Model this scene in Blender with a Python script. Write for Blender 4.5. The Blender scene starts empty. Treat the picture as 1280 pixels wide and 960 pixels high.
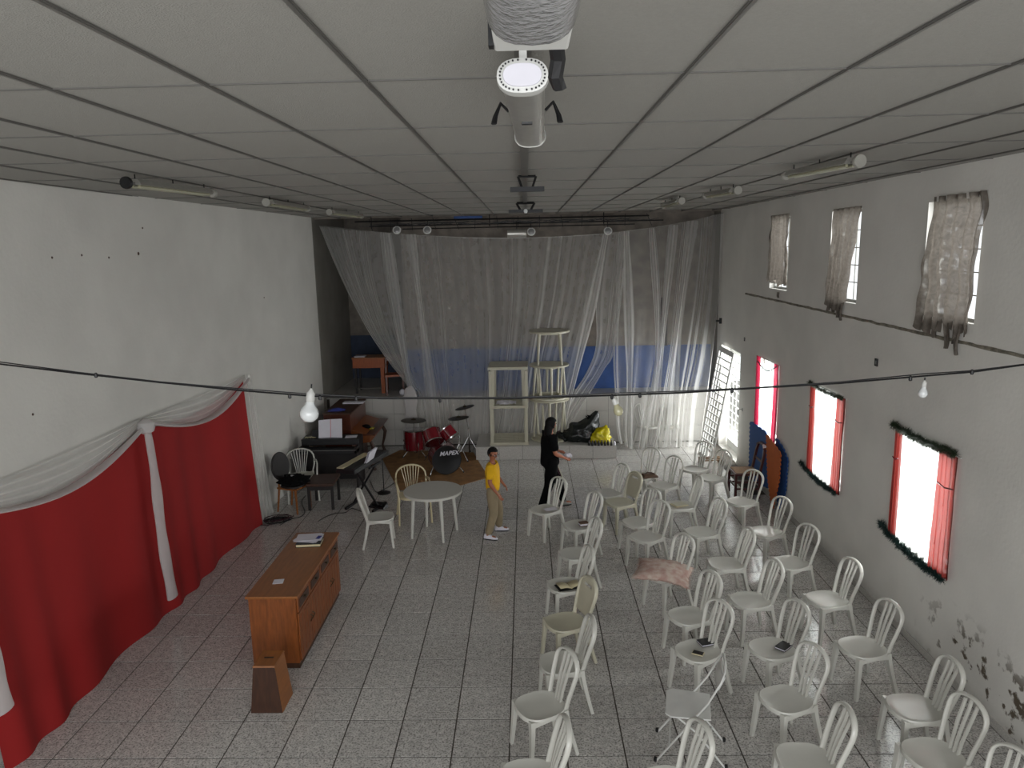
import bpy, bmesh, math, random
from mathutils import Vector, Matrix, noise as mnoise
random.seed(7)
SC = bpy.context.scene
COL = SC.collection
PI = math.pi
# ------------------------------------------------------------------ camera
F_PX = 922.0; CAM_Z = 4.4
_d = Vector((17.0, -171.0, F_PX)).normalized()
_L = F_PX*F_PX/170.6
_dn = Vector((0.021*_L, _L, F_PX)).normalized()
_dn = (_dn - _d*_dn.dot(_d)).normalized()
_r = _dn.cross(_d)
ROWS = (_r, _d, -_dn)                       # world axes expressed in camera axes
CAM = Vector((0, 0, CAM_Z))
def ray(u, v):
    c = Vector((u-640, v-480, F_PX))
    return Vector((ROWS[0].dot(c), ROWS[1].dot(c), ROWS[2].dot(c)))
def at(u, v, ax, val):                      # where the sight line of a photo point meets a real plane of the room
    r = ray(u, v); t = (val-CAM[ax])/r[ax]
    return CAM + r*t
cd = bpy.data.cameras.new('camera'); cam = bpy.data.objects.new('camera', cd); COL.objects.link(cam)
cd.sensor_width = 36; cd.lens = F_PX/1280*36; cd.clip_end = 200
cx_ = Vector([ROWS[i][0] for i in range(3)]); cy_ = -Vector([ROWS[i][1] for i in range(3)]); cz_ = -Vector([ROWS[i][2] for i in range(3)])
mw = Matrix((cx_, cy_, cz_)).transposed().to_4x4(); mw.translation = CAM
cam.matrix_world = mw
SC.camera = cam
# ------------------------------------------------------------------ world and light
W = bpy.data.worlds.new('overcast_sky'); SC.world = W; W.use_nodes = True
bg = W.node_tree.nodes['Background']; bg.inputs[0].default_value = (0.93, 0.97, 1.0, 1); bg.inputs[1].default_value = 1.0
def area(name, loc, rot, sx, sy, power, col=(1, 1, 1)):
    l = bpy.data.lights.new(name, 'AREA'); l.shape = 'RECTANGLE'; l.size = sx; l.size_y = sy; l.energy = power; l.color = col
    o = bpy.data.objects.new(name, l); COL.objects.link(o); o.location = loc; o.rotation_euler = rot
    return o
def toward_x(sign):  # light shining along -x for sign<0
    return (0, math.radians(90) if sign < 0 else math.radians(-90), 0)
# added fill light behind the camera, in the hall end left open
area('fill_open_end', (0, -3.0, 3.3), (math.radians(60), 0, 0), 8.4, 3.6, 350, (.97, .98, 1.0))
WINS_LOW = [(12.24, 13.27, 1.02, 2.36), (9.64, 10.70, 1.06, 2.33), (7.06, 8.17, 1.06, 2.28)]
WINS_UP = [(12.06, 12.92, 3.62, 4.80), (9.52, 10.42, 3.60, 4.79), (7.00, 7.96, 3.60, 4.77)]
DOOR = (14.47, 15.92, 0.0, 2.25)
for (y0, y1, z0, z1) in WINS_LOW:
    area('daylight_window', (4.95, (y0+y1)/2, (z0+z1)/2+.1), toward_x(-1), z1-z0+.5, y1-y0+.6, 120, (.97, 1, 1))
for (y0, y1, z0, z1) in WINS_UP:
    area('daylight_upper_window', (4.95, (y0+y1)/2, (z0+z1)/2+.1), toward_x(-1), z1-z0+.5, y1-y0+.6, 45, (.97, 1, 1))
area('daylight_door', (5.6, 15.2, 1.5), toward_x(-1), 3.0, 3.0, 400, (.97, 1, 1))
SC.view_settings.view_transform = 'Standard'; SC.view_settings.look = 'None'
SC.view_settings.gamma = 1; SC.view_settings.use_curve_mapping = False
SC.view_settings.exposure = 0.36
SC.cycles.transparent_max_bounces = 24
# ------------------------------------------------------------------ materials
def srgb(r, g, b):
    f = lambda c: ((c/255)/12.92) if c/255 <= .04045 else (((c/255)+.055)/1.055)**2.4
    return (f(r), f(g), f(b), 1)
def mat(name, c, rough=.6, metal=0., noise=0., scale=8., c2=None, bump=0., bscale=40., wood=False, spec=None, coat=0., transl=0.):
    m = bpy.data.materials.new(name); m.use_nodes = True
    nt = m.node_tree; N = nt.nodes; L = nt.links; b = N['Principled BSDF']
    b.inputs['Base Color'].default_value = c; b.inputs['Roughness'].default_value = rough; b.inputs['Metallic'].default_value = metal
    if spec is not None: b.inputs['Specular IOR Level'].default_value = spec
    if coat: b.inputs['Coat Weight'].default_value = coat; b.inputs['Coat Roughness'].default_value = .1
    tc = N.new('ShaderNodeTexCoord')
    mp = N.new('ShaderNodeMapping'); L.new(tc.outputs['Object'], mp.inputs[0])
    if wood: mp.inputs['Scale'].default_value = wood
    n = N.new('ShaderNodeTexNoise'); n.inputs['Scale'].default_value = scale; n.inputs['Detail'].default_value = 6
    L.new(mp.outputs[0], n.inputs['Vector'])
    mx = N.new('ShaderNodeMix'); mx.data_type = 'RGBA'
    k = noise if noise else .06
    mx.inputs[6].default_value = c
    mx.inputs[7].default_value = c2 if c2 else tuple(min(1, v*(1-k)) for v in c[:3])+(1,)
    cr = N.new('ShaderNodeMapRange'); cr.inputs[1].default_value = .35; cr.inputs[2].default_value = .65
    L.new(n.outputs[0], cr.inputs[0]); L.new(cr.outputs[0], mx.inputs[0]); L.new(mx.outputs[2], b.inputs['Base Color'])
    if bump:
        n2 = N.new('ShaderNodeTexNoise'); n2.inputs['Scale'].default_value = bscale; n2.inputs['Detail'].default_value = 4
        L.new(mp.outputs[0], n2.inputs['Vector'])
        bp = N.new('ShaderNodeBump'); bp.inputs['Strength'].default_value = bump; bp.inputs['Distance'].default_value = .02
        L.new(n2.outputs[0], bp.inputs['Height']); L.new(bp.outputs[0], b.inputs['Normal'])
    return m
def sheer(name, col, d0, d1, power=1.5, trans=.5, mottle=0.):
    """thin cloth: see-through face on, denser where a fold turns edge on"""
    m = bpy.data.materials.new(name); m.use_nodes = True
    nt = m.node_tree; N = nt.nodes; L = nt.links
    for n in list(N): N.remove(n)
    out = N.new('ShaderNodeOutputMaterial'); mix = N.new('ShaderNodeMixShader'); tr = N.new('ShaderNodeBsdfTransparent')
    df = N.new('ShaderNodeBsdfDiffuse'); tl = N.new('ShaderNodeBsdfTranslucent'); m2 = N.new('ShaderNodeMixShader')
    tc = N.new('ShaderNodeTexCoord'); no = N.new('ShaderNodeTexNoise'); no.inputs['Scale'].default_value = 6
    L.new(tc.outputs['Object'], no.inputs['Vector'])
    mc = N.new('ShaderNodeMix'); mc.data_type = 'RGBA'; mc.inputs[6].default_value = col; mc.inputs[7].default_value = tuple(v*(.3 if mottle else .88) for v in col[:3])+(1,)
    if mottle: no.inputs['Scale'].default_value = 14; no.inputs['Detail'].default_value = 5; no.inputs['Distortion'].default_value = 1.5
    L.new(no.outputs[0], mc.inputs[0]); L.new(mc.outputs[2], df.inputs[0]); L.new(mc.outputs[2], tl.inputs[0])
    m2.inputs[0].default_value = trans; L.new(df.outputs[0], m2.inputs[1]); L.new(tl.outputs[0], m2.inputs[2])
    lw = N.new('ShaderNodeLayerWeight'); lw.inputs[0].default_value = .5
    pw = N.new('ShaderNodeMath'); pw.operation = 'POWER'; pw.inputs[1].default_value = power; L.new(lw.outputs['Facing'], pw.inputs[0])
    mr = N.new('ShaderNodeMapRange'); mr.inputs[3].default_value = d0; mr.inputs[4].default_value = d1
    L.new(pw.outputs[0], mr.inputs[0])
    if mottle:
        n3 = N.new('ShaderNodeTexNoise'); n3.inputs['Scale'].default_value = 9; n3.inputs['Detail'].default_value = 5; L.new(tc.outputs['Object'], n3.inputs['Vector'])
        m3 = N.new('ShaderNodeMapRange'); m3.inputs[1].default_value = .56; m3.inputs[2].default_value = .72; m3.inputs[3].default_value = 1; m3.inputs[4].default_value = 1-mottle; L.new(n3.outputs[0], m3.inputs[0])
        mu = N.new('ShaderNodeMath'); mu.operation = 'MULTIPLY'; L.new(mr.outputs[0], mu.inputs[0]); L.new(m3.outputs[0], mu.inputs[1]); L.new(mu.outputs[0], mix.inputs[0])
    else: L.new(mr.outputs[0], mix.inputs[0])
    L.new(tr.outputs[0], mix.inputs[1]); L.new(m2.outputs[0], mix.inputs[2]); L.new(mix.outputs[0], out.inputs[0])
    return m
M = {}
M['plaster'] = mat('white_plaster', srgb(204, 202, 196), .75, noise=.10, scale=1.2, bump=.12, bscale=25)
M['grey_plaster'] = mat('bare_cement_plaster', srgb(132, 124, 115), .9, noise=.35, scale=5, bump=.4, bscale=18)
M['stage_wall'] = mat('shaded_stage_side_wall', srgb(138, 134, 126), .85, noise=.15, scale=2, bump=.2)  # shade beyond the ceiling end is put into this darker grey
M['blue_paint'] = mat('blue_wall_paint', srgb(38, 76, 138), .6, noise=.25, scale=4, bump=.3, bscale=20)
M['ceiling_tile'] = mat('mineral_ceiling_tile', srgb(146, 144, 138), .9, noise=.05, scale=60, bump=.35, bscale=160)
M['rail'] = mat('grey_ceiling_rail', srgb(100, 98, 94), .5, .2)
M['rail_thin'] = mat('dark_ceiling_joint', srgb(92, 90, 86), .6)
M['grout'] = mat('dark_grout', srgb(74, 68, 60), .9, noise=.3, scale=9)
M['plastic'] = mat('white_plastic', srgb(192, 191, 183), .28, noise=.03, spec=.5)
M['plastic_old'] = mat('yellowed_white_plastic', srgb(186, 182, 162), .32, noise=.05)
M['beige_plastic'] = mat('beige_plastic', srgb(205, 194, 158), .35, noise=.05)
M['wood'] = mat('honey_brown_wood', srgb(132, 72, 30), .38, noise=.35, scale=5, wood=(9, 9, 1.2))
M['wood_top'] = mat('worn_brown_wood_top', srgb(142, 86, 38), .35, noise=.22, scale=4, wood=(8, 1, 8))
M['wood_dark'] = mat('dark_brown_wood', srgb(66, 38, 22), .5, noise=.35, scale=5, wood=(8, 8, 1.5))
M['piano_brown'] = mat('reddish_piano_wood', srgb(84, 40, 24), .3, noise=.3, scale=4, wood=(1.5, 1.5, 8))
M['espresso'] = mat('black_brown_wood', srgb(26, 20, 19), .6, noise=.2)
M['black'] = mat('black_plastic', srgb(15, 15, 18), .45, noise=.2)
M['blackmetal'] = mat('black_metal', srgb(26, 26, 28), .45, .4)
M['chrome'] = mat('chrome', srgb(190, 190, 190), .22, 1.)
M['steel'] = mat('grey_steel', srgb(140, 140, 136), .35, .8)
M['silver'] = mat('brushed_aluminium', srgb(196, 194, 188), .34, .75, noise=.08, scale=30)
M['whitemetal'] = mat('white_painted_metal', srgb(206, 206, 202), .4)
M['red_cloth'] = mat('red_cloth', srgb(150, 16, 16), .85, noise=.18, scale=1.4, wood=(1, 1, .25))
M['veil'] = sheer('white_tulle', (.84, .83, .80, 1), .30, .95, 1.3, .4)
M['veil_dense'] = sheer('gathered_white_tulle', (.80, .78, .77, 1), .62, 1., 1.2, .4)
M['veil_thin'] = sheer('thin_white_tulle', (.84, .83, .80, 1), .22, .92, 1.3, .4)
M['veil_mid'] = sheer('folded_white_tulle', (.84, .83, .80, 1), .30, .8, 1.2, .4)
M['white_sheer'] = sheer('white_voile', (.93, .95, .93, 1), .60, .85, 1, .75)
M['red_sheer'] = sheer('red_voile', (.17, .024, .02, 1), .955, 1., 1, .6)
M['pink_sheer'] = sheer('pink_voile', (.30, .018, .045, 1), .955, 1., 1, .6)
M['dirty_cloth'] = sheer('dirty_grey_window_cloth', (.24, .21, .18, 1), .97, 1., 1, .28, .22)
M['garland'] = mat('dark_green_tinsel', srgb(14, 46, 42), .45, noise=.5, scale=30)
M['garland2'] = mat('olive_green_tinsel', srgb(34, 50, 26), .45, noise=.5, scale=30)
M['paper'] = mat('white_paper', srgb(214, 212, 220), .8)
M['pink'] = mat('pink_page_edge', srgb(200, 120, 130), .8)
M['blue_ink'] = mat('blue_print', srgb(50, 60, 140), .6)
M['red_lacquer'] = mat('dark_red_drum_lacquer', srgb(110, 12, 26), .22, noise=.15, coat=.5)
M['drumhead'] = mat('translucent_brown_drumhead', srgb(130, 92, 70), .4, noise=.15)
M['drumwhite'] = mat('white_drumhead', srgb(190, 190, 185), .5)
M['drumblack'] = mat('black_drumhead', srgb(14, 16, 24), .25)
M['brass'] = mat('tarnished_cymbal', srgb(74, 66, 52), .4, .8)
M['rug'] = mat('tan_brown_rug', srgb(146, 106, 62), .95, noise=.35, scale=6, bump=.5, bscale=90)
M['skin'] = mat('skin', srgb(168, 104, 78), .55)
M['skin_b'] = mat('skin_boy', srgb(150, 92, 66), .55)
M['yellow_cloth'] = mat('yellow_cotton', srgb(222, 172, 8), .85, noise=.1)
M['khaki'] = mat('khaki_cotton', srgb(138, 124, 98), .9, noise=.12)
M['black_cloth'] = mat('black_cloth', srgb(7, 7, 8), .95, spec=.15)
M['maroon'] = mat('maroon_cloth', srgb(52, 20, 32), .85)
M['hair'] = mat('black_hair', srgb(9, 7, 7), .7, spec=.25, bump=.4, bscale=120)
M['black_bag'] = mat('black_bin_liner', srgb(20, 26, 26), .25, bump=.7, bscale=12)
M['yellow_bag'] = mat('yellow_plastic_bag', srgb(205, 190, 20), .25, noise=.2, bump=.7, bscale=16)
M['orange'] = mat('orange_foam_board', srgb(186, 96, 40), .8, noise=.08)
M['recess_blue'] = mat('shaded_blue_paint', srgb(52, 62, 82), .8, noise=.2)  # the blue dado paint again, with the recess shade put into its colour
M['blue_board'] = mat('blue_foam_board', srgb(40, 84, 148), .8, noise=.08)
M['redwood'] = mat('dark_red_wood', srgb(70, 22, 20), .4, noise=.25, scale=6)
M['cane'] = mat('tan_cane_seat', srgb(140, 112, 84), .7, noise=.2, scale=40)
M['cushion'] = mat('faded_pink_floral_cushion', srgb(196, 180, 168), .9, noise=.4, scale=12, c2=srgb(172, 138, 128))
M['glass'] = mat('frosted_bulb_glass', srgb(225, 228, 228), .12, coat=.5)
M['bulb_dim'] = mat('old_bulb_glass', srgb(176, 172, 140), .15, coat=.4)
M['brown_book'] = mat('brown_book_cover', srgb(92, 68, 50), .6)
M['clearcover'] = mat('clear_ribbed_cover', srgb(160, 160, 160), .1, .3, bump=.5, bscale=60)
M['grime'] = mat('grimy_ledge', srgb(140, 134, 120), .95, noise=.5, scale=12, bump=1., bscale=30)
M['tubeglass'] = mat('unlit_tube_glass', srgb(150, 148, 124), .3)
M['cap'] = mat('dull_white_lamp_cap', srgb(150, 148, 140), .5)
M['foot'] = mat('black_rubber', srgb(18, 18, 18), .7)
M['desk_orange'] = mat('orange_varnished_wood', srgb(150, 74, 26), .4, noise=.25, scale=4, wood=(8, 8, 1.5))
M['outground'] = mat('pale_concrete_yard', srgb(180, 178, 170), .9, noise=.15, scale=2)
M['granite'] = mat('grey_speckled_slab', srgb(196, 193, 187), .35, noise=.3, scale=90)
def floor_mat():
    m = bpy.data.materials.new('speckled_grey_tile'); m.use_nodes = True
    nt = m.node_tree; N = nt.nodes; L = nt.links; b = N['Principled BSDF']
    geo = N.new('ShaderNodeNewGeometry')
    n = N.new('ShaderNodeTexNoise'); n.inputs['Scale'].default_value = 55; n.inputs['Detail'].default_value = 5; n.inputs['Roughness'].default_value = .7
    n2 = N.new('ShaderNodeTexNoise'); n2.inputs['Scale'].default_value = 2.2
    n3 = N.new('ShaderNodeTexNoise'); n3.inputs['Scale'].default_value = 16; n3.inputs['Detail'].default_value = 3
    for q in (n, n2, n3): L.new(geo.outputs['Position'], q.inputs['Vector'])
    r = N.new('ShaderNodeValToRGB'); L.new(n.outputs[0], r.inputs[0])
    r.color_ramp.elements[0].position = .36; r.color_ramp.elements[0].color = srgb(112, 109, 106)
    r.color_ramp.elements[1].position = .52; r.color_ramp.elements[1].color = srgb(206, 203, 198)
    e = r.color_ramp.elements.new(.72); e.color = srgb(214, 211, 206)
    mx = N.new('ShaderNodeMix'); mx.data_type = 'RGBA'; mx.blend_type = 'MULTIPLY'; mx.inputs[0].default_value = 1
    r2 = N.new('ShaderNodeValToRGB'); L.new(n3.outputs[0], r2.inputs[0])
    r2.color_ramp.elements[0].position = .3; r2.color_ramp.elements[0].color = (.72, .72, .72, 1); r2.color_ramp.elements[1].position = .65
    L.new(r.outputs[0], mx.inputs[6]); L.new(r2.outputs[0], mx.inputs[7])
    L.new(mx.outputs[2], b.inputs['Base Color'])
    oi = N.new('ShaderNodeObjectInfo')
    mr = N.new('ShaderNodeMapRange'); mr.inputs[3].default_value = .10; mr.inputs[4].default_value = .2
    L.new(n2.outputs[0], mr.inputs[0]); L.new(mr.outputs[0], b.inputs['Roughness'])
    hs = N.new('ShaderNodeHueSaturation'); mv = N.new('ShaderNodeMapRange'); mv.inputs[3].default_value = .93; mv.inputs[4].default_value = 1.05
    L.new(oi.outputs['Random'], mv.inputs[0]); L.new(mv.outputs[0], hs.inputs['Value']); L.new(mx.outputs[2], hs.inputs['Color']); L.new(hs.outputs[0], b.inputs['Base Color'])
    return m
M['floor'] = floor_mat()
def stained_wall():
    m = mat('stained_white_plaster', srgb(222, 220, 214), .78, noise=.10, scale=1.2, bump=.12, bscale=25)
    nt = m.node_tree; N = nt.nodes; L = nt.links; b = N['Principled BSDF']
    src = b.inputs['Base Color'].links[0].from_socket
    geo = N.new('ShaderNodeNewGeometry'); sx = N.new('ShaderNodeSeparateXYZ'); L.new(geo.outputs['Position'], sx.inputs[0])
    def mrange(sock, a, c, lo, hi):
        q = N.new('ShaderNodeMapRange'); q.inputs[1].default_value = a; q.inputs[2].default_value = c; q.inputs[3].default_value = lo; q.inputs[4].default_value = hi
        L.new(sock, q.inputs[0]); return q.outputs[0]
    def mul(a, c):
        q = N.new('ShaderNodeMath'); q.operation = 'MULTIPLY'; L.new(a, q.inputs[0]); L.new(c, q.inputs[1]); return q.outputs[0]
    n = N.new('ShaderNodeTexNoise'); n.inputs['Scale'].default_value = 7; n.inputs['Detail'].default_value = 8; L.new(geo.outputs['Position'], n.inputs['Vector'])
    patch = mul(mrange(n.outputs[0], .57, .62, 0, 1), mul(mul(mrange(sx.outputs['Y'], 5.2, 5.8, 0, 1), mrange(sx.outputs['Y'], 7.6, 6.9, 0, 1)), mrange(sx.outputs['Z'], .85, .55, 0, 1)))
    low = mul(mrange(sx.outputs['Z'], .22, .0, 0, .6), mrange(n.outputs[0], .3, .7, .3, 1))
    mxx = N.new('ShaderNodeMath'); mxx.operation = 'MAXIMUM'; L.new(patch, mxx.inputs[0]); L.new(low, mxx.inputs[1])
    mx = N.new('ShaderNodeMix'); mx.data_type = 'RGBA'; mx.inputs[7].default_value = srgb(92, 82, 68)
    L.new(mxx.outputs[0], mx.inputs[0]); L.new(src, mx.inputs[6]); L.new(mx.outputs[2], b.inputs['Base Color'])
    return m
M['wall_right'] = stained_wall()
# ------------------------------------------------------------------ mesh helpers
class MB:
    def __init__(s): s.v = []; s.f = []
    def add(s, vs, fs):
        o = len(s.v); s.v += [tuple(v) for v in vs]; s.f += [tuple(i+o for i in f) for f in fs]; return s
    def box(s, x0, x1, y0, y1, z0, z1):
        return s.add([(x0,y0,z0),(x1,y0,z0),(x1,y1,z0),(x0,y1,z0),(x0,y0,z1),(x1,y0,z1),(x1,y1,z1),(x0,y1,z1)],
                     [(0,3,2,1),(4,5,6,7),(0,1,5,4),(1,2,6,5),(2,3,7,6),(3,0,4,7)])
    def hexa(s, b, t):   # 4 bottom and 4 top corners
        return s.add(list(b)+list(t), [(0,3,2,1),(4,5,6,7),(0,1,5,4),(1,2,6,5),(2,3,7,6),(3,0,4,7)])
    def cbox(s, c, sx, sy, sz, R=None):
        vs = []
        for z in (-1, 1):
            for (x, y) in ((-1,-1),(1,-1),(1,1),(-1,1)):
                p = Vector((x*sx/2, y*sy/2, z*sz/2))
                if R is not None: p = R @ p
                vs.append(p+Vector(c))
        return s.hexa(vs[:4], vs[4:])
    def sweep(s, pts, ab, n=8, up=(0, 0, 1), rect=False, closed=False, cap=True):
        pts = [Vector(p) for p in pts]; m = len(pts)
        if not isinstance(ab, list): ab = [ab]*m
        ab = [(a, a) if not isinstance(a, tuple) else a for a in ab]
        up = Vector(up); prev = None; rings = []
        for i, p in enumerate(pts):
            if closed: t = pts[(i+1) % m]-pts[i-1]
            else: t = pts[min(i+1, m-1)]-pts[max(i-1, 0)]
            t.normalize()
            sd = up.cross(t)
            if sd.length < .15: sd = (prev.copy() if prev else Vector((1, 0, 0)).cross(t))
            if prev is not None and sd.dot(prev) < 0: sd = -sd
            sd.normalize(); prev = sd.copy(); b = t.cross(sd).normalized()
            a, c = ab[i]
            if rect: ring = [p+sd*a*q+b*c*w for q, w in ((-1,-1),(1,-1),(1,1),(-1,1))]
            else: ring = [p+sd*a*math.cos(2*PI*k/n)+b*c*math.sin(2*PI*k/n) for k in range(n)]
            rings.append(ring)
        if rect: n = 4
        vs = [v for r in rings for v in r]; fs = []
        for i in range(m if closed else m-1):
            j = (i+1) % m
            for k in range(n): fs.append((i*n+k, i*n+(k+1) % n, j*n+(k+1) % n, j*n+k))
        if not closed and cap:
            fs.append(tuple(range(n-1, -1, -1))); fs.append(tuple((m-1)*n+k for k in range(n)))
        return s.add(vs, fs)
    def tube(s, a, b, r, n=8, r2=None):
        return s.sweep([a, b], [r, r if r2 is None else r2], n)
    def lathe(s, prof, n=20, c=(0, 0, 0), R=None):    # prof: (radius, z) bottom to top
        vs = []; fs = []; c = Vector(c)
        for (r, z) in prof:
            for k in range(n):
                p = Vector((r*math.cos(2*PI*k/n), r*math.sin(2*PI*k/n), z))
                if R is not None: p = R @ p
                vs.append(p+c)
        m = len(prof)
        for i in range(m-1):
            for k in range(n): fs.append((i*n+k, i*n+(k+1) % n, (i+1)*n+(k+1) % n, (i+1)*n+k))
        fs.append(tuple(range(n-1, -1, -1))); fs.append(tuple((m-1)*n+k for k in range(n)))
        return s.add(vs, fs)
    def grid(s, fn, nu, nv):
        vs = [fn(i/nu, j/nv) for j in range(nv+1) for i in range(nu+1)]
        fs = [(j*(nu+1)+i, j*(nu+1)+i+1, (j+1)*(nu+1)+i+1, (j+1)*(nu+1)+i) for j in range(nv) for i in range(nu)]
        return s.add(vs, fs)
    def build(s, name, m, parent=None, smooth=False, thick=0, bevel=0, ang=40):
        me = bpy.data.meshes.new(name); me.from_pydata(s.v, [], s.f)
        bm = bmesh.new(); bm.from_mesh(me)
        if not thick and smooth != 'sheet': bmesh.ops.recalc_face_normals(bm, faces=bm.faces)
        bm.to_mesh(me); bm.free()
        me.materials.append(m)
        if smooth:
            for p in me.polygons: p.use_smooth = True
            if smooth != 'sheet': me.set_sharp_from_angle(angle=math.radians(ang))
        o = bpy.data.objects.new(name, me); COL.objects.link(o)
        if parent: o.parent = parent
        if bevel:
            md = o.modifiers.new('bevel', 'BEVEL'); md.width = bevel; md.segments = 2; md.limit_method = 'ANGLE'
        if thick:
            md = o.modifiers.new('thickness', 'SOLIDIFY'); md.thickness = thick
        return o
def tag(o, label=None, cat=None, group=None, kind=None):
    if label: o['label'] = label
    if cat: o['category'] = cat
    if group: o['group'] = group
    if kind: o['kind'] = kind
    return o
def thing(name, label, cat, loc=(0, 0, 0), rz=0., group=None):
    o = bpy.data.objects.new(name, None); COL.objects.link(o); o.location = loc; o.rotation_euler = (0, 0, rz)
    o.empty_display_size = .1
    return tag(o, label, cat, group)
KIDS = {}
def copy_tree(o, parent=None):
    c = o.copy(); COL.objects.link(c); c.parent = parent
    for ch in [x for x in o.children]: copy_tree(ch, c)
    return c
def S(name, mb, m, parent=None, **k):
    o = mb.build(name, m, parent, **k)
    if not parent: o['kind'] = 'structure'
    return o
# the rest of the script
# ================================================================== STRUCTURE
XR = 4.2; ZC = 5.09; YB = -3.2
def xl(y): return -4.44-.030*(15.5-y)
# floor: grout bed and 50 cm tiles
fl = S('floor', MB().box(-6.2, XR, YB, 19.6, -.25, -.004), M['grout'])
tile_me = None; rest = MB(); cnt = 0
T = .50; g = .0045
def tile_shape(mb, x, y):
    mb.hexa([(x+g,y+g,-.02),(x+T-g,y+g,-.02),(x+T-g,y+T-g,-.02),(x+g,y+T-g,-.02)],
            [(x+g+.002,y+g+.002,0),(x+T-g-.002,y+g+.002,0),(x+T-g-.002,y+T-g-.002,0),(x+g+.002,y+T-g-.002,0)])
for j in range(0, 40):
    y = 5.78+(j-18)*.523
    for i in range(22):
        x = -.22+(i-12)*.51
        if x > XR-.04: continue
        vis = y > 4.2 and x+T > xl(y)
        if vis and cnt < 300:
            if tile_me is None:
                mb = MB(); tile_shape(mb, 0, 0); o = mb.build('floor_tile', M['floor'], fl); tile_me = o.data
            else:
                o = bpy.data.objects.new('floor_tile', tile_me); COL.objects.link(o); o.parent = fl
            o.location = (x, y, 0); o.scale = (min(1.02, (XR-.015-x)/T), 1.046, 1); cnt += 1
        elif y < 16.2 and x+T < XR:
            rest.hexa([(x+g,y+g,-.02),(x+.51-g,y+g,-.02),(x+.51-g,y+.523-g,-.02),(x+g,y+.523-g,-.02)],
                      [(x+g,y+g,0),(x+.51-g,y+g,0),(x+.51-g,y+.523-g,0),(x+g,y+.523-g,0)])
tag(S('floor_tiles_beyond', rest, M['floor'], fl), kind='stuff')
# ceiling
ce = S('ceiling', MB().box(-6.0, XR+.2, YB, 16.25, ZC+.05, ZC+.2), M['ceiling_tile'])
TX, TY = .665, 1.235
ct = None
ky = [3.24-TY*5+TY*k for k in range(0, 17)]
kx = [.01+TX*k for k in range(-9, 8)]
for j in range(len(ky)-1):
    for i in range(len(kx)-1):
        x0 = kx[i]; y0 = ky[j]
        if x0+TX < xl(y0)-.2 or x0 > XR: continue
        if y0+TY < 1.0: continue
        if y0+TY > 16.5: continue
        if ct is None:
            o = MB().box(.004, TX-.004, .003, TY-.003, .008, .045).build('ceiling_panel', M['ceiling_tile'], ce); ct = o.data
        else:
            o = bpy.data.objects.new('ceiling_panel', ct); COL.objects.link(o); o.parent = ce
        o.location = (x0, y0, ZC)
        if x0+TX > XR: o.scale = ((XR-x0)/TX, 1, 1)
for i, x in enumerate(kx):
    if x > XR: continue
    w = .007
    m_ = MB().box(-w, w, YB, 16.2, -.004, .03); m_.box(-w-.004, w+.004, YB, 16.2, .0, .006)
    o = m_.build('ceiling_rail', M['rail'], ce); o.location = (x, 0, ZC)
for y in ky:
    if y > 16.2: continue
    o = MB().box(-6, XR, -.005, .005, .002, .02).build('ceiling_crossrail', M['rail_thin'], ce); o.location = (0, y, ZC)
# grey cable duct along the centre rail
S('ceiling_duct', MB().box(-.028, .032, YB, 12.0, ZC-.035, ZC), M['rail'], ce)
# left wall (slightly skewed) and the stage recess
def prism_y(mb, y0, y1, xa, xb, x_out, z0, z1):
    mb.hexa([(x_out,y0,z0),(xa,y0,z0),(xb,y1,z0),(x_out,y1,z0)], [(x_out,y0,z1),(xa,y0,z1),(xb,y1,z1),(x_out,y1,z1)])
mb = MB(); prism_y(mb, YB, 15.6, xl(YB), xl(15.6), -6.1, -.2, ZC+.2)
S('wall_left', mb, M['plaster'])
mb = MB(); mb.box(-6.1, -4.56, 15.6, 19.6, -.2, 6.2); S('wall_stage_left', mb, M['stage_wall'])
# right wall with its openings
def wall_with_holes(y0, y1, z0, z1, holes, x0, x1):
    ys = sorted({y0, y1, *[h[0] for h in holes], *[h[1] for h in holes]}); zs = sorted({z0, z1, *[h[2] for h in holes], *[h[3] for h in holes]})
    mb = MB()
    for a, b in zip(ys, ys[1:]):
        for c, d in zip(zs, zs[1:]):
            my, mz = (a+b)/2, (c+d)/2
            if any(h[0] < my < h[1] and h[2] < mz < h[3] for h in holes): continue
            mb.box(x0, x1, a, b, c, d)
    bm = bmesh.new(); me = bpy.data.meshes.new('t'); me.from_pydata(mb.v, [], mb.f); bm.from_mesh(me)
    bmesh.ops.remove_doubles(bm, verts=bm.verts, dist=1e-5)
    seen = {}
    for f in bm.faces:
        k = tuple(sorted(v.index for v in f.verts)); seen.setdefault(k, []).append(f)
    bmesh.ops.delete(bm, geom=[f for v in seen.values() if len(v) > 1 for f in v], context='FACES_ONLY')
    bm.verts.index_update()
    mb2 = MB(); mb2.v = [tuple(v.co) for v in bm.verts]; mb2.f = [tuple(v.index for v in f.verts) for f in bm.faces]; bm.free()
    return mb2
S('wall_right', wall_with_holes(YB, 16.3, 0, ZC+.2, WINS_LOW+WINS_UP+[DOOR], XR, XR+.2), M['wall_right'])
S('wall_stage_right', MB().box(XR+.02, XR+.2, 16.3, 19.6, -.2, 6.2), M['stage_wall'])
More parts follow.
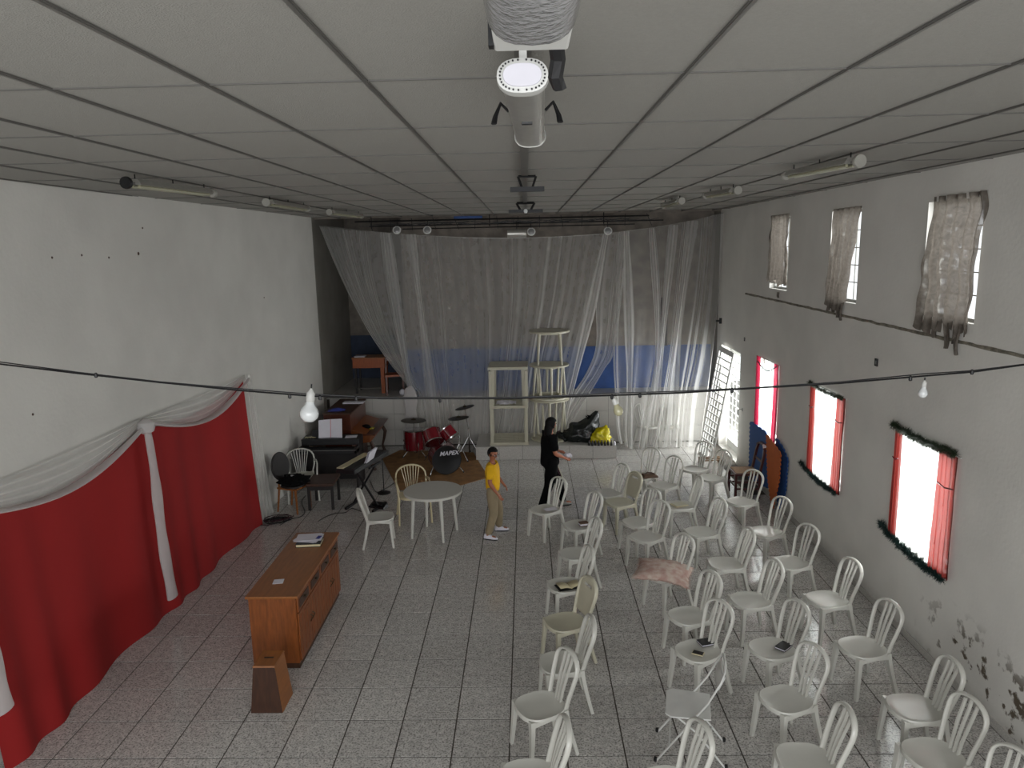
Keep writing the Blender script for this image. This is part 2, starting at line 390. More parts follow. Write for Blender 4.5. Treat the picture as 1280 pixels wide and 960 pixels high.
# stage: tiled front, slab and the shallow back wall
STZ = 1.13; SY = 16.28
st = S('stage_platform', MB().box(-4.56, XR, SY+.015, 19.6, 0, STZ-.02), M['grout'])
S('stage_floor', MB().box(-4.56, XR, SY-.02, 19.6, STZ-.02, STZ), M['granite'], st)
fm = None
for i in range(18):
    for k in range(3):
        x = -4.5+i*.485; z = .01+k*.365
        if fm is None:
            o = MB().box(.003, .482, 0, .015, .003, .362).build('stage_front_tile', M['granite'], st); fm = o.data
        else:
            o = bpy.data.objects.new('stage_front_tile', fm); COL.objects.link(o); o.parent = st
        o.location = (x, SY, z)
bx = at(509, 437, 1, 16.95)
bxx = at(509, 470, 1, 16.95).x; zb = 2.12
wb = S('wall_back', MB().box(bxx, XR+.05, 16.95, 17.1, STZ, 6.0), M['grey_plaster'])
S('blue_dado', MB().box(bxx, XR+.03, 16.93, 16.95, STZ, zb), M['blue_paint'], wb)
# near-black panel on the back wall, its colour standing for a dark opening
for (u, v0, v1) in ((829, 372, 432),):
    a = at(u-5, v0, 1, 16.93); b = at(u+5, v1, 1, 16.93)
    S('dark_opening_panel', MB().box(a.x, b.x, 16.925, 16.96, b.z, a.z), M['espresso'], wb)
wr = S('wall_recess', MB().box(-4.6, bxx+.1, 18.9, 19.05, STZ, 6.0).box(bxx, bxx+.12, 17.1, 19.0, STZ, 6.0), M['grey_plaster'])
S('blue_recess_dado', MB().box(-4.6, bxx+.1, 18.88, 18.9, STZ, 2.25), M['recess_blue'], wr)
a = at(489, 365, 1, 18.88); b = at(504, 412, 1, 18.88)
S('dark_doorway_panel', MB().box(a.x, b.x, 18.86, 18.9, b.z, a.z), M['espresso'], wr)  # flat panel, the darkness inside a door opening put into its colour
S('ceiling_stage', MB().box(-6, XR+.3, 16.35, 19.6, 5.55, 5.7), M['wood_dark'])
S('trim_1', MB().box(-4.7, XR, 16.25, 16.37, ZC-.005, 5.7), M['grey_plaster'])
# step block before the stage
sp = tag(S('step_block', MB().box(-1.12, 1.83, 15.0, SY-.02, 0, .27), M['grout']), kind='structure')
for i in range(6):
    S('step_tile', MB().box(-1.12+i*.4917+.003, -1.12+(i+1)*.4917-.003, 14.985, 15.64, .27, .29), M['granite'], sp)
    S('step_tile', MB().box(-1.12+i*.4917+.003, -1.12+(i+1)*.4917-.003, 15.645, SY-.02, .27, .29), M['granite'], sp)
    S('step_riser', MB().box(-1.12+i*.4917+.003, -1.12+(i+1)*.4917-.003, 14.985, 15.0, .004, .267), M['granite'], sp)
# baseboards
S('baseboard_right', MB().box(XR-.014, XR, YB, 14.47, 0, .08), M['granite'])
# grimy scar of an old mezzanine along the right wall
def scar(t, q):
    y = 14.3-(14.3-3.0)*t; z = 3.44-.05*t
    a = q*2*PI
    rr = .014+.009*mnoise.noise((y*5, q*4, 0))
    return (XR+.004-abs(math.cos(a))*rr*1.1, y, z+math.sin(a)*rr*1.3)
S('trim_2', MB().grid(scar, 220, 8), M['grime'], smooth=True)
# ground outside
S('floor_outside', MB().box(XR+.2, 12, 0, 24, -.3, -.06), M['outground'])
# windows -----------------------------------------------------------
def bars(parent, y0, y1, z0, z1, ny, nz, m, x=XR+.10):
    for k in range(1, ny):
        y = y0+(y1-y0)*k/ny; MB().box(x-.006, x+.006, y-.006, y+.006, z0, z1).build('window_bar', m, parent)
    for k in range(1, nz):
        z = z0+(z1-z0)*k/nz; MB().box(x-.006, x+.006, y0, y1, z-.006, z+.006).build('window_bar', m, parent)
for n, (y0, y1, z0, z1) in enumerate(WINS_UP+WINS_LOW):
    f = MB(); w = .035; x0, x1 = XR+.08, XR+.13
    f.box(x0, x1, y0, y1, z0, z0+w).box(x0, x1, y0, y1, z1-w, z1).box(x0, x1, y0, y0+w, z0+w, z1-w).box(x0, x1, y1-w, y1, z0+w, z1-w)
    wf = S('window_%d' % (n+1), f, M['steel'])
    bars(wf, y0+w, y1-w, z0+w, z1-w, 3, 5, M['steel'])
# door: white grille gate standing open outside, sill
dy0, dy1, dz0, dz1 = DOOR
def grille(mb_parent, w, h, nx, nz, m, name_prefix='grille'):
    fr = MB(); t = .035
    fr.box(0, w, -.012, .012, 0, .16).box(0, w, -.012, .012, h-.12, h).box(0, t, -.014, .014, .16, h-.12).box(w-t, w, -.014, .014, .16, h-.12)
    fr.build('gate_frame', m, mb_parent)
    for k in range(1, nx):
        x = t+(w-2*t)*k/nx; MB().box(x-.007, x+.007, -.007, .007, .16, h-.12).build('gate_bar', m, mb_parent)
    for k in range(1, nz):
        z = .16+(h-.28)*k/nz; MB().box(t, w-t, -.011, .011, z-.011, z+.011).build('gate_bar', m, mb_parent)
d1 = bpy.data.objects.new('door_1', None); COL.objects.link(d1); d1['kind'] = 'structure'; d1.location = (XR+.19, dy0+.02, .02)
d1.rotation_euler = (0, 0, math.radians(90))
grille(d1, dy1-dy0-.04, dz1-.05, 5, 12, M['whitemetal'])
sill = S('trim_3', MB().box(XR-.01, XR+.25, dy0, dy1, -.02, .015), M['granite'])
# truss and cables under the ceiling edge
tr = tag(thing('lighting_truss', 'black pipe truss tangled with wires under the far ceiling edge', 'truss', (0, 15.9, 0)), )
def wire_poly(n, x0, x1, z, amp, y):
    return [(x0+(x1-x0)*i/n, y+amp*random.uniform(-1, 1), z+amp*random.uniform(-1, 1)) for i in range(n+1)]
for (x0, x1, z, r) in ((-3.6, 2.6, 5.0, .018), (-3.3, 2.9, 4.90, .015), (-2.6, 2.3, 4.83, .013)):
    MB().tube((x0, 0, z), (x1, 0, z), r, 6).build('pipe', M['blackmetal'], tr)
for k in range(5):
    MB().sweep(wire_poly(26, -3.5+.3*k, 2.8-.2*k, 4.93, .035, -.02), .006, 5).build('wire', M['black'], tr)
for k in range(14):
    x = -3.3+k*.45; MB().tube((x, 0, 5.05), (x+.12*random.uniform(-1, 1), 0, 4.80), .007, 5).build('strut', M['blackmetal'], tr)
for k, x in enumerate((-3.25, -.75, 1.65)):
    MB().tube((x, 0, 4.85), (x, 0, 5.09), .012, 6).build('hanger', M['blackmetal'], tr)
MB().box(-1.5, -.9, -.03, .03, 5.02, 5.07).build('blue_cable_wrap', M['blue_paint'], tr)
def spot(u, v, lab):
    p = at(u, v, 1, 15.75)
    t = thing('spotlight', lab, 'spotlight', p, 0, 'round spotlights on the truss')
    R = Matrix.Rotation(math.radians(70), 3, 'X')
    MB().lathe([(.03, -.10), (.055, -.08), (.085, 0), (.09, .02), (.082, .025)], 16, (0, .02, 0), R).build('lamp_housing', M['whitemetal'], t, smooth=True)
    MB().lathe([(.072, .02), (.05, .035), (.01, .04)], 16, (0, .02, 0), R).build('lens', M['clearcover'], t, smooth=True)
    MB().tube((0, .02, .08), (0, .12, .22), .008, 6).build('bracket', M['blackmetal'], t)
for a in ((496, 288, 'round silver spotlight hanging leftmost on the truss above the veil'), (534, 288, 'round spotlight second from left on the truss above the veil'),
          (664, 290, 'white-rimmed spotlight beside the metal canister, middle of the truss'), (760, 289, 'white-rimmed round spotlight rightmost on the truss')): spot(*a)
p = at(646, 292, 1, 15.7)
t = thing('canister_lamp', 'horizontal silver cylinder lamp on the truss above the stacked tables', 'lamp', p)
MB().lathe([(.08, -.2), (.09, -.19), (.09, .17), (.08, .2)], 18, R=Matrix.Rotation(math.radians(90), 3, 'Y')).build('lamp_housing', M['silver'], t, smooth=True)
MB().tube((0, 0, .08), (0, .15, .25), .01, 6).build('bracket', M['blackmetal'], t)
# veil behind wire
wpts = [at(u, v, 1, 16.1) for u, v in ((398, 282), (460, 289), (520, 294), (580, 297), (640, 298), (700, 296), (760, 292), (820, 284), (870, 275), (906, 266))]
tag(MB().sweep(wpts, .004, 5).build('curtain_wire', M['steel']), 'thin sagging wire carrying the white tulle before the stage', 'wire')
# ================================================================== WHITE TULLE BEFORE THE STAGE
def catmull(P, t):
    n = len(P)-1; s = min(max(t, 0), 1)*n; i = min(int(s), n-1); f = s-i
    p0 = P[max(i-1, 0)]; p1 = P[i]; p2 = P[i+1]; p3 = P[min(i+2, n)]
    return tuple(.5*((2*b)+(-a+c)*f+(2*a-5*b+4*c-d)*f*f+(-a+3*b-3*c+d)*f**3) for a, b, c, d in zip(p0, p1, p2, p3))
def veil(name, label, lines, folds, seed, nv=30, amp=.05, m='veil', Y=16.1, nper=14, Yb=None):
    rnd = random.Random(seed); K = []
    Yv = lambda v: Y if Yb is None else Y+(Yb-Y)*min(max((v-430)/110, 0), 1)
    for ln in lines:                                # resample each fold line evenly by arc parameter
        K.append([catmull([tuple(at(u, v, 1, Yv(v))) for u, v in ln], j/nv) for j in range(nv+1)])
    nk = len(K)-1; nu = int(folds*nper)
    ph = [0]; 
    for i in range(nu): ph.append(ph[-1]+2*PI/nper*(.45+1.1*abs(mnoise.noise((i*.045, seed, 0)))*2))
    ampn = [.25+1.5*abs(mnoise.noise((i*.03, seed+9, 2))) for i in range(nu+1)]
    ng = max(2, int(abs(K[0][0][0]-K[-1][0][0])/.42)); vs = []; fs = []
    def warp(u, w):
        b = (.55+.35*mnoise.noise((u*7, seed, w*.6)))*(.6+.4*w)
        x = u*ng+.35*mnoise.noise((u*5, seed, 7)); x0 = 0+.35*mnoise.noise((0, seed, 7)); x1 = ng+.35*mnoise.noise((5, seed, 7))
        g_ = lambda q: q-b*math.sin(2*PI*q)/(2*PI)*1.0
        return min(max(u+(g_(x)-x)/ng, 0), 1)
    for j in range(nv+1):
        row = [K[k][j] for k in range(nk+1)]; w = j/nv
        for i in range(nu+1):
            p = catmull(row, warp(i/nu, w)) if nk > 1 else tuple(a+(b-a)*i/nu for a, b in zip(row[0], row[1]))
            dn = abs(row[-1][0]-row[0][0])/nu*nper           # fold wavelength here
            A = min(amp*(.6+.7*w), dn*1.2+.015)*ampn[i]
            drift = mnoise.noise((i*.02, w*2, seed))*1.4*w
            y = p[1]-A*math.sin(ph[i]+drift)-.02*w
            x = p[0]+A*.35*math.cos(ph[i]*.5+drift*2)
            vs.append((x, y, p[2]))
    fs = [(j*(nu+1)+i, j*(nu+1)+i+1, (j+1)*(nu+1)+i+1, (j+1)*(nu+1)+i) for j in range(nv) for i in range(nu)]
    mb = MB(); mb.add(vs, fs); o = mb.build(name, M[m], smooth='sheet')
    return tag(o, label, 'curtain')
LA = [[(399, 283), (425, 345), (455, 405), (482, 447), (511, 486), (510, 505), (507, 530), (508, 550)],
      [(425, 286), (443, 345), (468, 410), (490, 450), (514, 485), (513, 505), (512, 530), (513, 551)],
      [(455, 289), (462, 345), (480, 410), (500, 455), (518, 487), (518, 505), (518, 530), (519, 552)],
      [(480, 291), (485, 345), (497, 410), (508, 458), (521, 489), (523, 505), (524, 530), (526, 553)]]
veil('veil_curtain', 'white tulle curtain swept left and gathered into a tied column', LA, 15, 3, nper=14, amp=.05)
LB = [[(474, 291), (488, 380), (505, 455), (524, 495), (530, 525), (534, 552)],
      [(515, 294), (525, 380), (536, 450), (545, 495), (548, 525), (550, 553)],
      [(548, 296), (556, 380), (560, 450), (563, 495), (565, 525), (566, 553)],
      [(590, 297), (598, 380), (600, 450), (598, 495), (597, 525), (597, 550)],
      [(640, 298), (640, 380), (634, 450), (630, 495), (626, 525), (622, 549)],
      [(690, 296), (680, 380), (668, 450), (662, 495), (658, 525), (654, 545)],
      [(725, 294), (712, 380), (695, 450), (690, 490), (684, 520), (680, 544)],
      [(757, 292), (742, 380), (726, 450), (715, 488), (706, 520), (700, 545)]]
veil('veil_curtain', 'wide middle white tulle curtain hanging behind the drums and stacked tables', LB, 26, 5, nper=14, amp=.06, Y=16.14)
LC = [[(757, 292), (745, 370), (745, 430), (733, 465), (714, 495), (702, 522), (700, 545)],
      [(772, 291), (764, 370), (757, 435), (745, 465), (727, 492), (710, 522), (705, 546)],
      [(787, 289), (777, 370), (767, 440), (756, 460), (740, 487), (719, 522), (711, 547)]]
veil('veil_curtain', 'white tulle swag pulled left above the black bin bag', LC, 9, 8, nper=12, amp=.03)
LD = [[(772, 290), (769, 360), (766, 441), (768, 490), (770, 530), (774, 553)],
      [(800, 287), (790, 360), (786, 440), (784, 490), (783, 530), (785, 559)],
      [(820, 284), (822, 360), (812, 440), (806, 490), (800, 530), (796, 562)],
      [(845, 280), (838, 360), (832, 440), (822, 490), (814, 530), (808, 560)],
      [(868, 275), (858, 360), (846, 440), (840, 490), (836, 530), (832, 559)],
      [(888, 270), (882, 360), (872, 440), (862, 490), (858, 530), (856, 558)],
      [(906, 266), (900, 360), (893, 430), (886, 490), (880, 530), (877, 556)]]
veil('veil_curtain', 'white tulle curtain on the right reaching the floor by the door', LD, 18, 12, nper=14, amp=.06, Yb=15.68, m='veil_thin')
# long gathered streaks: doubled cloth gathered on the wire
STK = [((484, 291), (509, 465), (520, 487)), ((513, 293), (527, 400), (546, 550)), ((552, 296), (552, 420), (562, 552)), ((640, 298), (641, 440), (626, 548)),
       ((757, 292), (735, 400), (700, 543)), ((786, 289), (766, 441), (768, 556)), ((815, 285), (822, 430), (806, 560)), ((842, 281), (826, 440), (812, 560)),
       ((866, 276), (845, 440), (838, 558)), ((898, 268), (885, 430), (876, 556)), ((600, 297), (632, 443), (630, 540)), ((783, 289), (787, 440), (786, 558))]
for k, ln in enumerate(STK):
    if k in (2, 3, 5, 9, 10): continue
    pts = [catmull([tuple(at(u, v, 1, 16.03)) for u, v in ln], q/14) for q in range(15)]
    mb = MB(); w0 = .07+.05*random.random()
    def fn(a, b, pts=pts, w0=w0, k=k):
        p = pts[min(int(round(b*14)), 14)]; w = w0*(1+.3*math.sin(b*9+k))
        th = a*PI*1.3
        return (p[0]+w*(a-.5)*1.6, p[1]+.03*math.sin(a*PI*3+k), p[2])
    mb.grid(fn, 14, 14)
    names = ['far left, above the tied column', 'above the left cymbal', 'behind the toms', 'behind the square table stack', 'right of the round table stack', 'knotted above the bin bags',
             'above the left veiled chair', 'crossing above the veiled chairs', 'above the right veiled chair', 'at the right wall', 'left of the square table stack', 'just right of the knot']
    tag(mb.build('veil_streamer', M['veil_mid'], smooth='sheet'), 'narrow gathered strip of white tulle, '+names[k], 'curtain')

# ================================================================== CURTAINS ON THE RIGHT WALL
def cloth_on_wall(name, m, parent, y0, y1, z0, z1, x=XR-.035, amp=.012, waves=9, seed=0, ragged=0., nu=60, nv=24, y1b=None, y0b=None):
    def fn(a, b):
        ya = y0+((y0b if y0b is not None else y0)-y0)*b; yb = y1+((y1b if y1b is not None else y1)-y1)*b
        z = z1+(z0-z1)*b
        if ragged: z += ragged*mnoise.noise((a*6, seed, b*2))*b; ya += ragged*.5*mnoise.noise((b*5, seed, 1)); yb += ragged*.5*mnoise.noise((b*5, seed, 4))
        return (x-amp*(1+b)*math.sin(a*waves*2*PI+seed+b*1.5)-amp*mnoise.noise((a*4, b*3, seed)), ya+(yb-ya)*a, z)
    mb = MB(); mb.grid(fn, nu, nv)
    return mb.build(name, m, parent, smooth='sheet')
def garland(label, pts, m, r=.05, n=900, core=True):
    P = [Vector(p) for p in pts]; t = tag(bpy.data.objects.new('tinsel_garland', None), label, 'garland', 'tinsel garlands on the window curtains'); COL.objects.link(t); t.location = P[0]
    P = [p-P[0] for p in P]
    MB().sweep(P, .008, 6).build('cord', m, t)
    mb = MB(); rnd = random.Random(len(label))
    for k in range(n):
        s = rnd.random()*(len(P)-1); i = min(int(s), len(P)-2); p = P[i].lerp(P[i+1], s-i)
        dv = Vector((rnd.gauss(0, 1), rnd.gauss(0, .6), rnd.gauss(0, 1))).normalized()*r*rnd.uniform(.6, 1.25)
        sd = dv.cross(Vector((rnd.random(), rnd.random(), rnd.random()))).normalized()*.005
        q = p+dv
        q.x = min(q.x, XR-t.location.x-.002)
        mb.add([p-sd, p+sd, q], [(0, 1, 2)])
    tag(mb.build('tinsel_needles', m, t, smooth=False), kind='stuff')
    return t
defs = [(0, 'pink_sheer', 'curtain of white voile with pink side panels on the far window, above the foam boards', .22, .23),
        (1, 'red_sheer', 'curtain of white voile with red side panels on the middle window', .20, .27),
        (2, 'red_sheer', 'curtain of white voile with red side panels on the nearest low window', .16, .32)]
for i, mm, lab, wl, wr_ in defs:
    y0, y1, z0, z1 = WINS_LOW[i]; y0 -= .09; y1 += .04
    t = thing('window_curtain', lab, 'curtain', (XR-.03, (y0+y1)/2, z0), 0, None)
    ox, oy, oz = t.location
    zt = z1+.03
    c = cloth_on_wall('white_panel', M['white_sheer'], t, y0+.1-oy, y1-.1-oy, z0-.03-oz, zt-oz-(.1 if i == 0 else 0), x=.01, amp=.008, waves=8, seed=i)
    c = cloth_on_wall('red_panel', M[mm], t, y1-wl-oy, y1-oy, z0-.03-oz, zt-oz, x=-.012, amp=.008, waves=3, seed=i+2, nu=30)       # far side
    c = cloth_on_wall('red_panel', M[mm], t, y0-oy, y0+wr_-oy, z0-.03-oz, zt-oz, x=-.012, amp=.008, waves=4, seed=i+5, nu=30, y1b=y0+wr_*1.1-oy)
    if i:
        for (ya, yb) in ((y0, y0+wr_), (y1-wl, y1)):
            MB().sweep([(-.03, ya+.02-oy, z1-.30-oz), (-.034, (ya+yb)/2-oy, z1-.325-oz), (-.03, yb-.02-oy, z1-.31-oz)], .008, 6).build('tie_band', M['red_lacquer'], t)
    MB().tube((-.005, y0-.03-oy, zt-oz), (-.005, y1+.03-oy, zt-oz), .007, 6).build('curtain_string', M['whitemetal'], t)
def gpts(y0, z0, y1, z1, sag, wob=.02, n=16):
    return [(XR-.06, y0+(y1-y0)*k/n, z0+(z1-z0)*k/n-sag*math.sin(PI*k/n)+wob*math.sin(k*1.9)) for k in range(n+1)]
a = at(377, 0, 0, 1) if False else None
garland('thin green tinsel garland swagged across the top of the far pink curtain', gpts(13.2, 2.30, 12.2, 2.36, .12, 0), M['garland'], .022, 500)
garland('green tinsel garland along the top of the middle window curtain', gpts(10.78, 2.36, 9.6, 2.36, .03, .01), M['garland2'], .042, 1500)
garland('green tinsel garland along the bottom of the middle window curtain', gpts(10.95, 1.08, 9.62, 1.04, .05, .012), M['garland'], .055, 2000)
garland('thick green tinsel garland along the top of the nearest low window', gpts(8.25, 2.33, 7.0, 2.34, .03, .012), M['garland2'], .062, 2600)
garland('thick green tinsel garland sagging along the bottom of the nearest low window', gpts(8.38, 1.10, 7.02, 1.02, .05, .01), M['garland'], .062, 2600)
# torn cloths over the three upper windows
for i, (lab, kw) in enumerate((('ragged brownish cloth over the farthest high window', dict(y0=12.04, y1=12.94, z0=3.72, z1=4.84, y1b=12.86)),
                               ('torn grey cloth bunched over the middle high window, bright gaps at its sides', dict(y0=9.48, y1=10.30, z0=3.50, z1=4.82, y0b=9.92, y1b=10.44)),
                               ('large torn dirty cloth hanging out of the nearest high window', dict(y0=6.96, y1=7.84, z0=3.48, z1=4.82, y0b=7.02, y1b=7.98)))):
    y0, y1 = kw['y0'], kw['y1']; t = thing('window_cloth', lab, 'cloth', (XR, (y0+y1)/2, 3.6), 0)
    kw2 = {k: (v-t.location.y if k[0] == 'y' else v-t.location.z) for k, v in kw.items()}
    cloth_on_wall('cloth', M['dirty_cloth'], t, x=-.02, amp=.022, waves=5, seed=i*3, ragged=.14, nu=70, nv=40, **kw2)
    for q in range(3 if i else 1):
        y = (-.2+.2*q)*(1 if i == 2 else .6)+(.1 if i == 1 else -.02)
        L_ = [.30, .26, .18][q]*(1 if i == 2 else .75 if i == 1 else .3)
        mb = MB(); mb.grid(lambda a, b, y=y, L_=L_, q=q: (-.03-.02*math.sin(a*7+q), y+(a-.5)*.10*(1-.75*b)+.04*b*math.sin(q*3+b*3), -.02-L_*b), 8, 10)
        mb.build('torn_strip', M['dirty_cloth'], t, smooth='sheet')
# ================================================================== RED BACKDROP ON THE LEFT WALL
def wx(y): return xl(y)
rb = thing('red_backdrop', 'long red cloth backdrop hung along the left wall', 'backdrop', (wx(8.5)+.1, 8.5, 0))
ox, oy = rb.location.x, rb.location.y
def zt_red(y):   # top of the red cloth, sagging between the pegs
    if y > 8.45: s = (y-8.45)/(11.45-8.45); return 2.36+.10*s-.16*math.sin(PI*s)
    s = (8.45-y)/3.1; return 2.36-.04*s-.20*math.sin(PI*min(s, 1))
def foot(y): return .06+.035*math.sin(y*2.3)+.05*max(0, (8.5-y)/3)
def redfn(a, b):
    y = 5.62+(11.45-5.62)*a; zt = zt_red(y); z = zt*(1-b)+.004*b
    fold = .022*math.sin(y*9+math.sin(y*2.1)*2)*(.3+b)
    x = wx(y)+.03+(foot(y)+.02)*b**1.6+fold
    return (x-ox, y-oy+.02*math.sin(b*4), z)
mb = MB(); mb.grid(redfn, 240, 24); mb.build('red_cloth', M['red_cloth'], rb, smooth='sheet')
tl = thing('tulle_swag', 'white tulle swag draped along the top of the red backdrop', 'drapery', (wx(8.5)+.1, 8.5, 0))
def top_line(y):
    return 2.49+.02*math.sin(y)
def swag(a, b, ya, yb):
    y = ya+(yb-ya)*a; sag = math.sin(PI*a)
    z = (2.50-.01*a)-b*(.05+.30*sag)-.02*sag
    return (wx(y)+.06-ox+.05*math.sin(b*PI)*sag+.014*math.sin(b*26+a*6), y-oy, z)
for ya, yb in ((11.47, 8.48), (8.42, 5.35)):
    mb = MB(); mb.grid(lambda a, b, ya=ya, yb=yb: swag(a, b, ya, yb), 70, 30); mb.build('swag', M['veil'], tl, smooth='sheet')
    def edge(a, ya=ya, yb=yb):
        y = ya+(yb-ya)*a; s_ = math.sin(PI*a); return (wx(y)+.13-ox, y-oy, 2.49-.06-.30*s_)
    MB().sweep([edge(k/30) for k in range(31)], [(.02+.05*math.sin(PI*k/30), .02) for k in range(31)], 10).build('rolled_edge', M['veil_dense'], tl, smooth=True)
def tail(y, z1, z0, lab, dy=-.05):
    t = thing('tulle_tail', lab, 'drapery', (wx(y)+.22, y, z0))
    n = 24
    mb = MB().sweep([(.0-.10*(1-k/n)+.02, dy*(k/n)+.02*math.sin(k*.3), (z1-z0)*(1-k/n)) for k in range(n+1)], [(.045+.05*min(1, k/8)+.012*math.sin(k*.8), .03+.02*k/n) for k in range(n+1)], 14, up=(1, 0, 0))
    mb.build('hanging_tail', M['veil_dense'], t, smooth=True)
    MB().lathe([(.02, -.09), (.085, -.05), (.10, 0), (.085, .06), (.02, .1)], 14, (-.09, 0, z1-z0)).build('knot', M['veil_dense'], t, smooth=True)
tail(8.40, 2.40, .26, 'long white tulle tail hanging from the knot midway along the red backdrop')
tail(5.62, 2.40, .62, 'white tulle tail at the left photo edge on the red backdrop')
pts = [tuple(at(u, v, 1, 15.95)) for u, v in ((509, 484), (512, 490), (513, 505), (514, 525), (518, 551))]
tag(MB().sweep([catmull(pts, k/20) for k in range(21)], [(.05+.09*min(1, k/5)+.015*math.sin(k*.9), .05) for k in range(21)], 16, up=(0, 1, 0)).build('veil_column', M['veil_dense'], smooth=True), 'gathered column of white tulle hanging to the floor left of the drums', 'curtain')
t = thing('tulle_fall', 'sheer white tulle hanging straight at the far end of the red backdrop', 'drapery', (wx(11.5)+.1, 11.5, 0))
mb = MB(); mb.grid(lambda a, b: (.02*math.sin(a*22)+.03*b, -.02+a*(.10+.45*b), 2.48*(1-b)+.01), 40, 24); mb.build('sheer_panel', M['veil'], t, smooth='sheet')
# ================================================================== CABLE WITH BULBS
CY = 5.6
cp = [at(u, v, 1, CY) for u, v in ((0, 455), (100, 467), (200, 478), (300, 488), (388, 495), (480, 498), (640, 498), (770, 494), (850, 491), (930, 486), (1050, 479), (1154, 470), (1215, 465), (1280, 456))]
e0 = cp[0]-(cp[1]-cp[0])*1.45; e0.x = xl(CY)+.0; e0.z += .02
e1 = cp[-1]+Vector((1, 0, .09))*(XR-cp[-1].x)
cp = [e0]+cp+[e1]
ca = thing('light_cable', 'black twisted cable strung across the hall carrying bulbs', 'cable', cp[0])
cpr = [p-cp[0] for p in cp]
MB().sweep(cpr, .007, 6).build('cord', M['black'], ca)
MB().sweep([p+Vector((0, 0, .006*math.sin(k*1.7)+.010)) for k, p in enumerate(cpr)], .005, 5).build('cord', M['black'], ca)
for k, (u, v) in enumerate(((362, 495), (400, 497), (445, 498), (550, 500), (765, 496), (800, 494), (915, 488), (1138, 473), (1215, 465), (120, 469))):
    p = at(u, v, 1, CY)-cp[0]; MB().lathe([(.008, -.02), (.014, -.012), (.012, .012), (.006, .02)], 8, p).build('splice', M['black'], ca)
def bulb(u, v, r, lab, m, tilt, L_=None):
    p = at(u, v, 1, CY); R = Matrix.Rotation(tilt, 3, 'Y'); t = thing('light_bulb', lab, 'bulb', p)
    k = r/.05; q = 1.12 if r > .06 else 1
    MB().lathe([(.006*k, -.075*k), (.03*k*q, -.068*k), (.047*k*q, -.045*k), (.05*k*q, -.02*k), (.042*k*q, .005*k), (.028*k, .03*k), (.022*k, .05*k), (.02*k, .055*k)], 18, R=R).build('glass_bulb', m, t, smooth=True)
    MB().lathe([(.022*k, .05*k), (.026*k, .055*k), (.026*k, .10*k), (.014*k, .115*k), (.006*k, .13*k)], 14, R=R).build('socket', M['whitemetal'], t, smooth=True)
    MB().tube(R @ Vector((0, 0, .12*k)), R @ Vector((0, 0, .155*k)), .006, 6).build('hook', M['black'], t)
bulb(387, 512, .066, 'large ribbed white bulb hanging from the cable at the left wall', M['glass'], .15)
bulb(772, 511, .038, 'small yellowish bulb tilted under the cable, above the bin bags', M['bulb_dim'], -.35)
bulb(1154, 489, .034, 'small white bulb hanging from the cable against the right wall', M['glass'], .05)
# ================================================================== CEILING LIGHTS
def side_light(pa, pb, lab, big=False, cap_dark=False):
    a = at(*pa, 2, 5.0); b = at(*pb, 2, 5.0); t = thing('fluorescent_fixture', lab, 'light fixture', (a.x, a.y, 5.0), math.atan2(b.y-a.y, b.x-a.x), 'fluorescent tube fixtures under the ceiling')
    L_ = (Vector((b.x, b.y))-Vector((a.x, a.y))).length
    MB().hexa([(.1,-.07,.0),(L_-.1,-.07,.0),(L_-.1,.07,.0),(.1,.07,.0)], [(.1,-.035,.05),(L_-.1,-.035,.05),(L_-.1,.035,.05),(.1,.035,.05)]).build('reflector', M['silver'], t)
    for y in (-.03, .03):
        MB().tube((.12, y, -.012), (L_-.12, y, -.012), .013, 8).build('tube_lamp', M['tubeglass'], t, smooth=True)
    MB().lathe([(.05, -.02), (.055, 0), (.05, .02)], 14, (0, 0, .01), Matrix.Rotation(PI/2, 3, 'Y')).build('end_cap', M['black'] if cap_dark else M['cap'], t, smooth=True)
    MB().lathe([(.04, -.02), (.045, 0), (.04, .02)], 14, (L_, 0, .01), Matrix.Rotation(PI/2, 3, 'Y')).build('end_cap', M['cap'], t, smooth=True)
    MB().box(.02, L_-.02, -.012, .012, .0, .02).build('spine', M['rail'], t)
    for x in (.12, L_/2, L_-.15):
        MB().tube((x, 0, .045), (x, 0, ZC-5.0), .006, 6).build('hanger', M['blackmetal'], t)
side_light((158, 230), (266, 243), 'old fluorescent fixture with a black end cap, nearest the left wall', cap_dark=True)
side_light((333, 254), (384, 262), 'second fluorescent fixture along the left wall')
side_light((412, 266), (452, 271), 'farthest small fluorescent fixture along the left wall')
side_light((1074, 203), (982, 221), 'fluorescent fixture with white round cap above the nearest high window')
side_light((922, 239), (882, 246), 'fluorescent fixture above the farthest high windows')
side_light((852, 252), (829, 258), 'farthest small fluorescent fixture along the right wall')
# large sealed industrial fixture on the centre rail
def oval(w, h, n=24): return [(w*math.copysign(abs(math.cos(2*PI*k/n))**.75, math.cos(2*PI*k/n)), h*math.copysign(abs(math.sin(2*PI*k/n))**.9, math.sin(2*PI*k/n))) for k in range(n)]
def oval_body(name, segs, m, parent, n=24, smooth=True):   # segs: (y, w, h)
    vs = []; fs = []
    for (y, w, h) in segs: vs += [(x, y, z) for x, z in oval(w, h, n)]
    for i in range(len(segs)-1):
        for k in range(n): fs.append((i*n+k, i*n+(k+1) % n, (i+1)*n+(k+1) % n, (i+1)*n+k))
    fs.append(tuple(range(n))); fs.append(tuple((len(segs)-1)*n+k for k in range(n)))
    return MB().add(vs, fs).build(name, m, parent, smooth=smooth)
f0 = at(653, 98, 2, 4.90)
t = thing('sealed_light_fixture', 'long oval aluminium light fixture with white perforated end under centre rail', 'light fixture', (f0.x, f0.y, 4.91), -.025)
oval_body('housing', [(.06, .072, .05), (.08, .068, .048), (1.18, .066, .048), (1.24, .07, .05)], M['silver'], t)
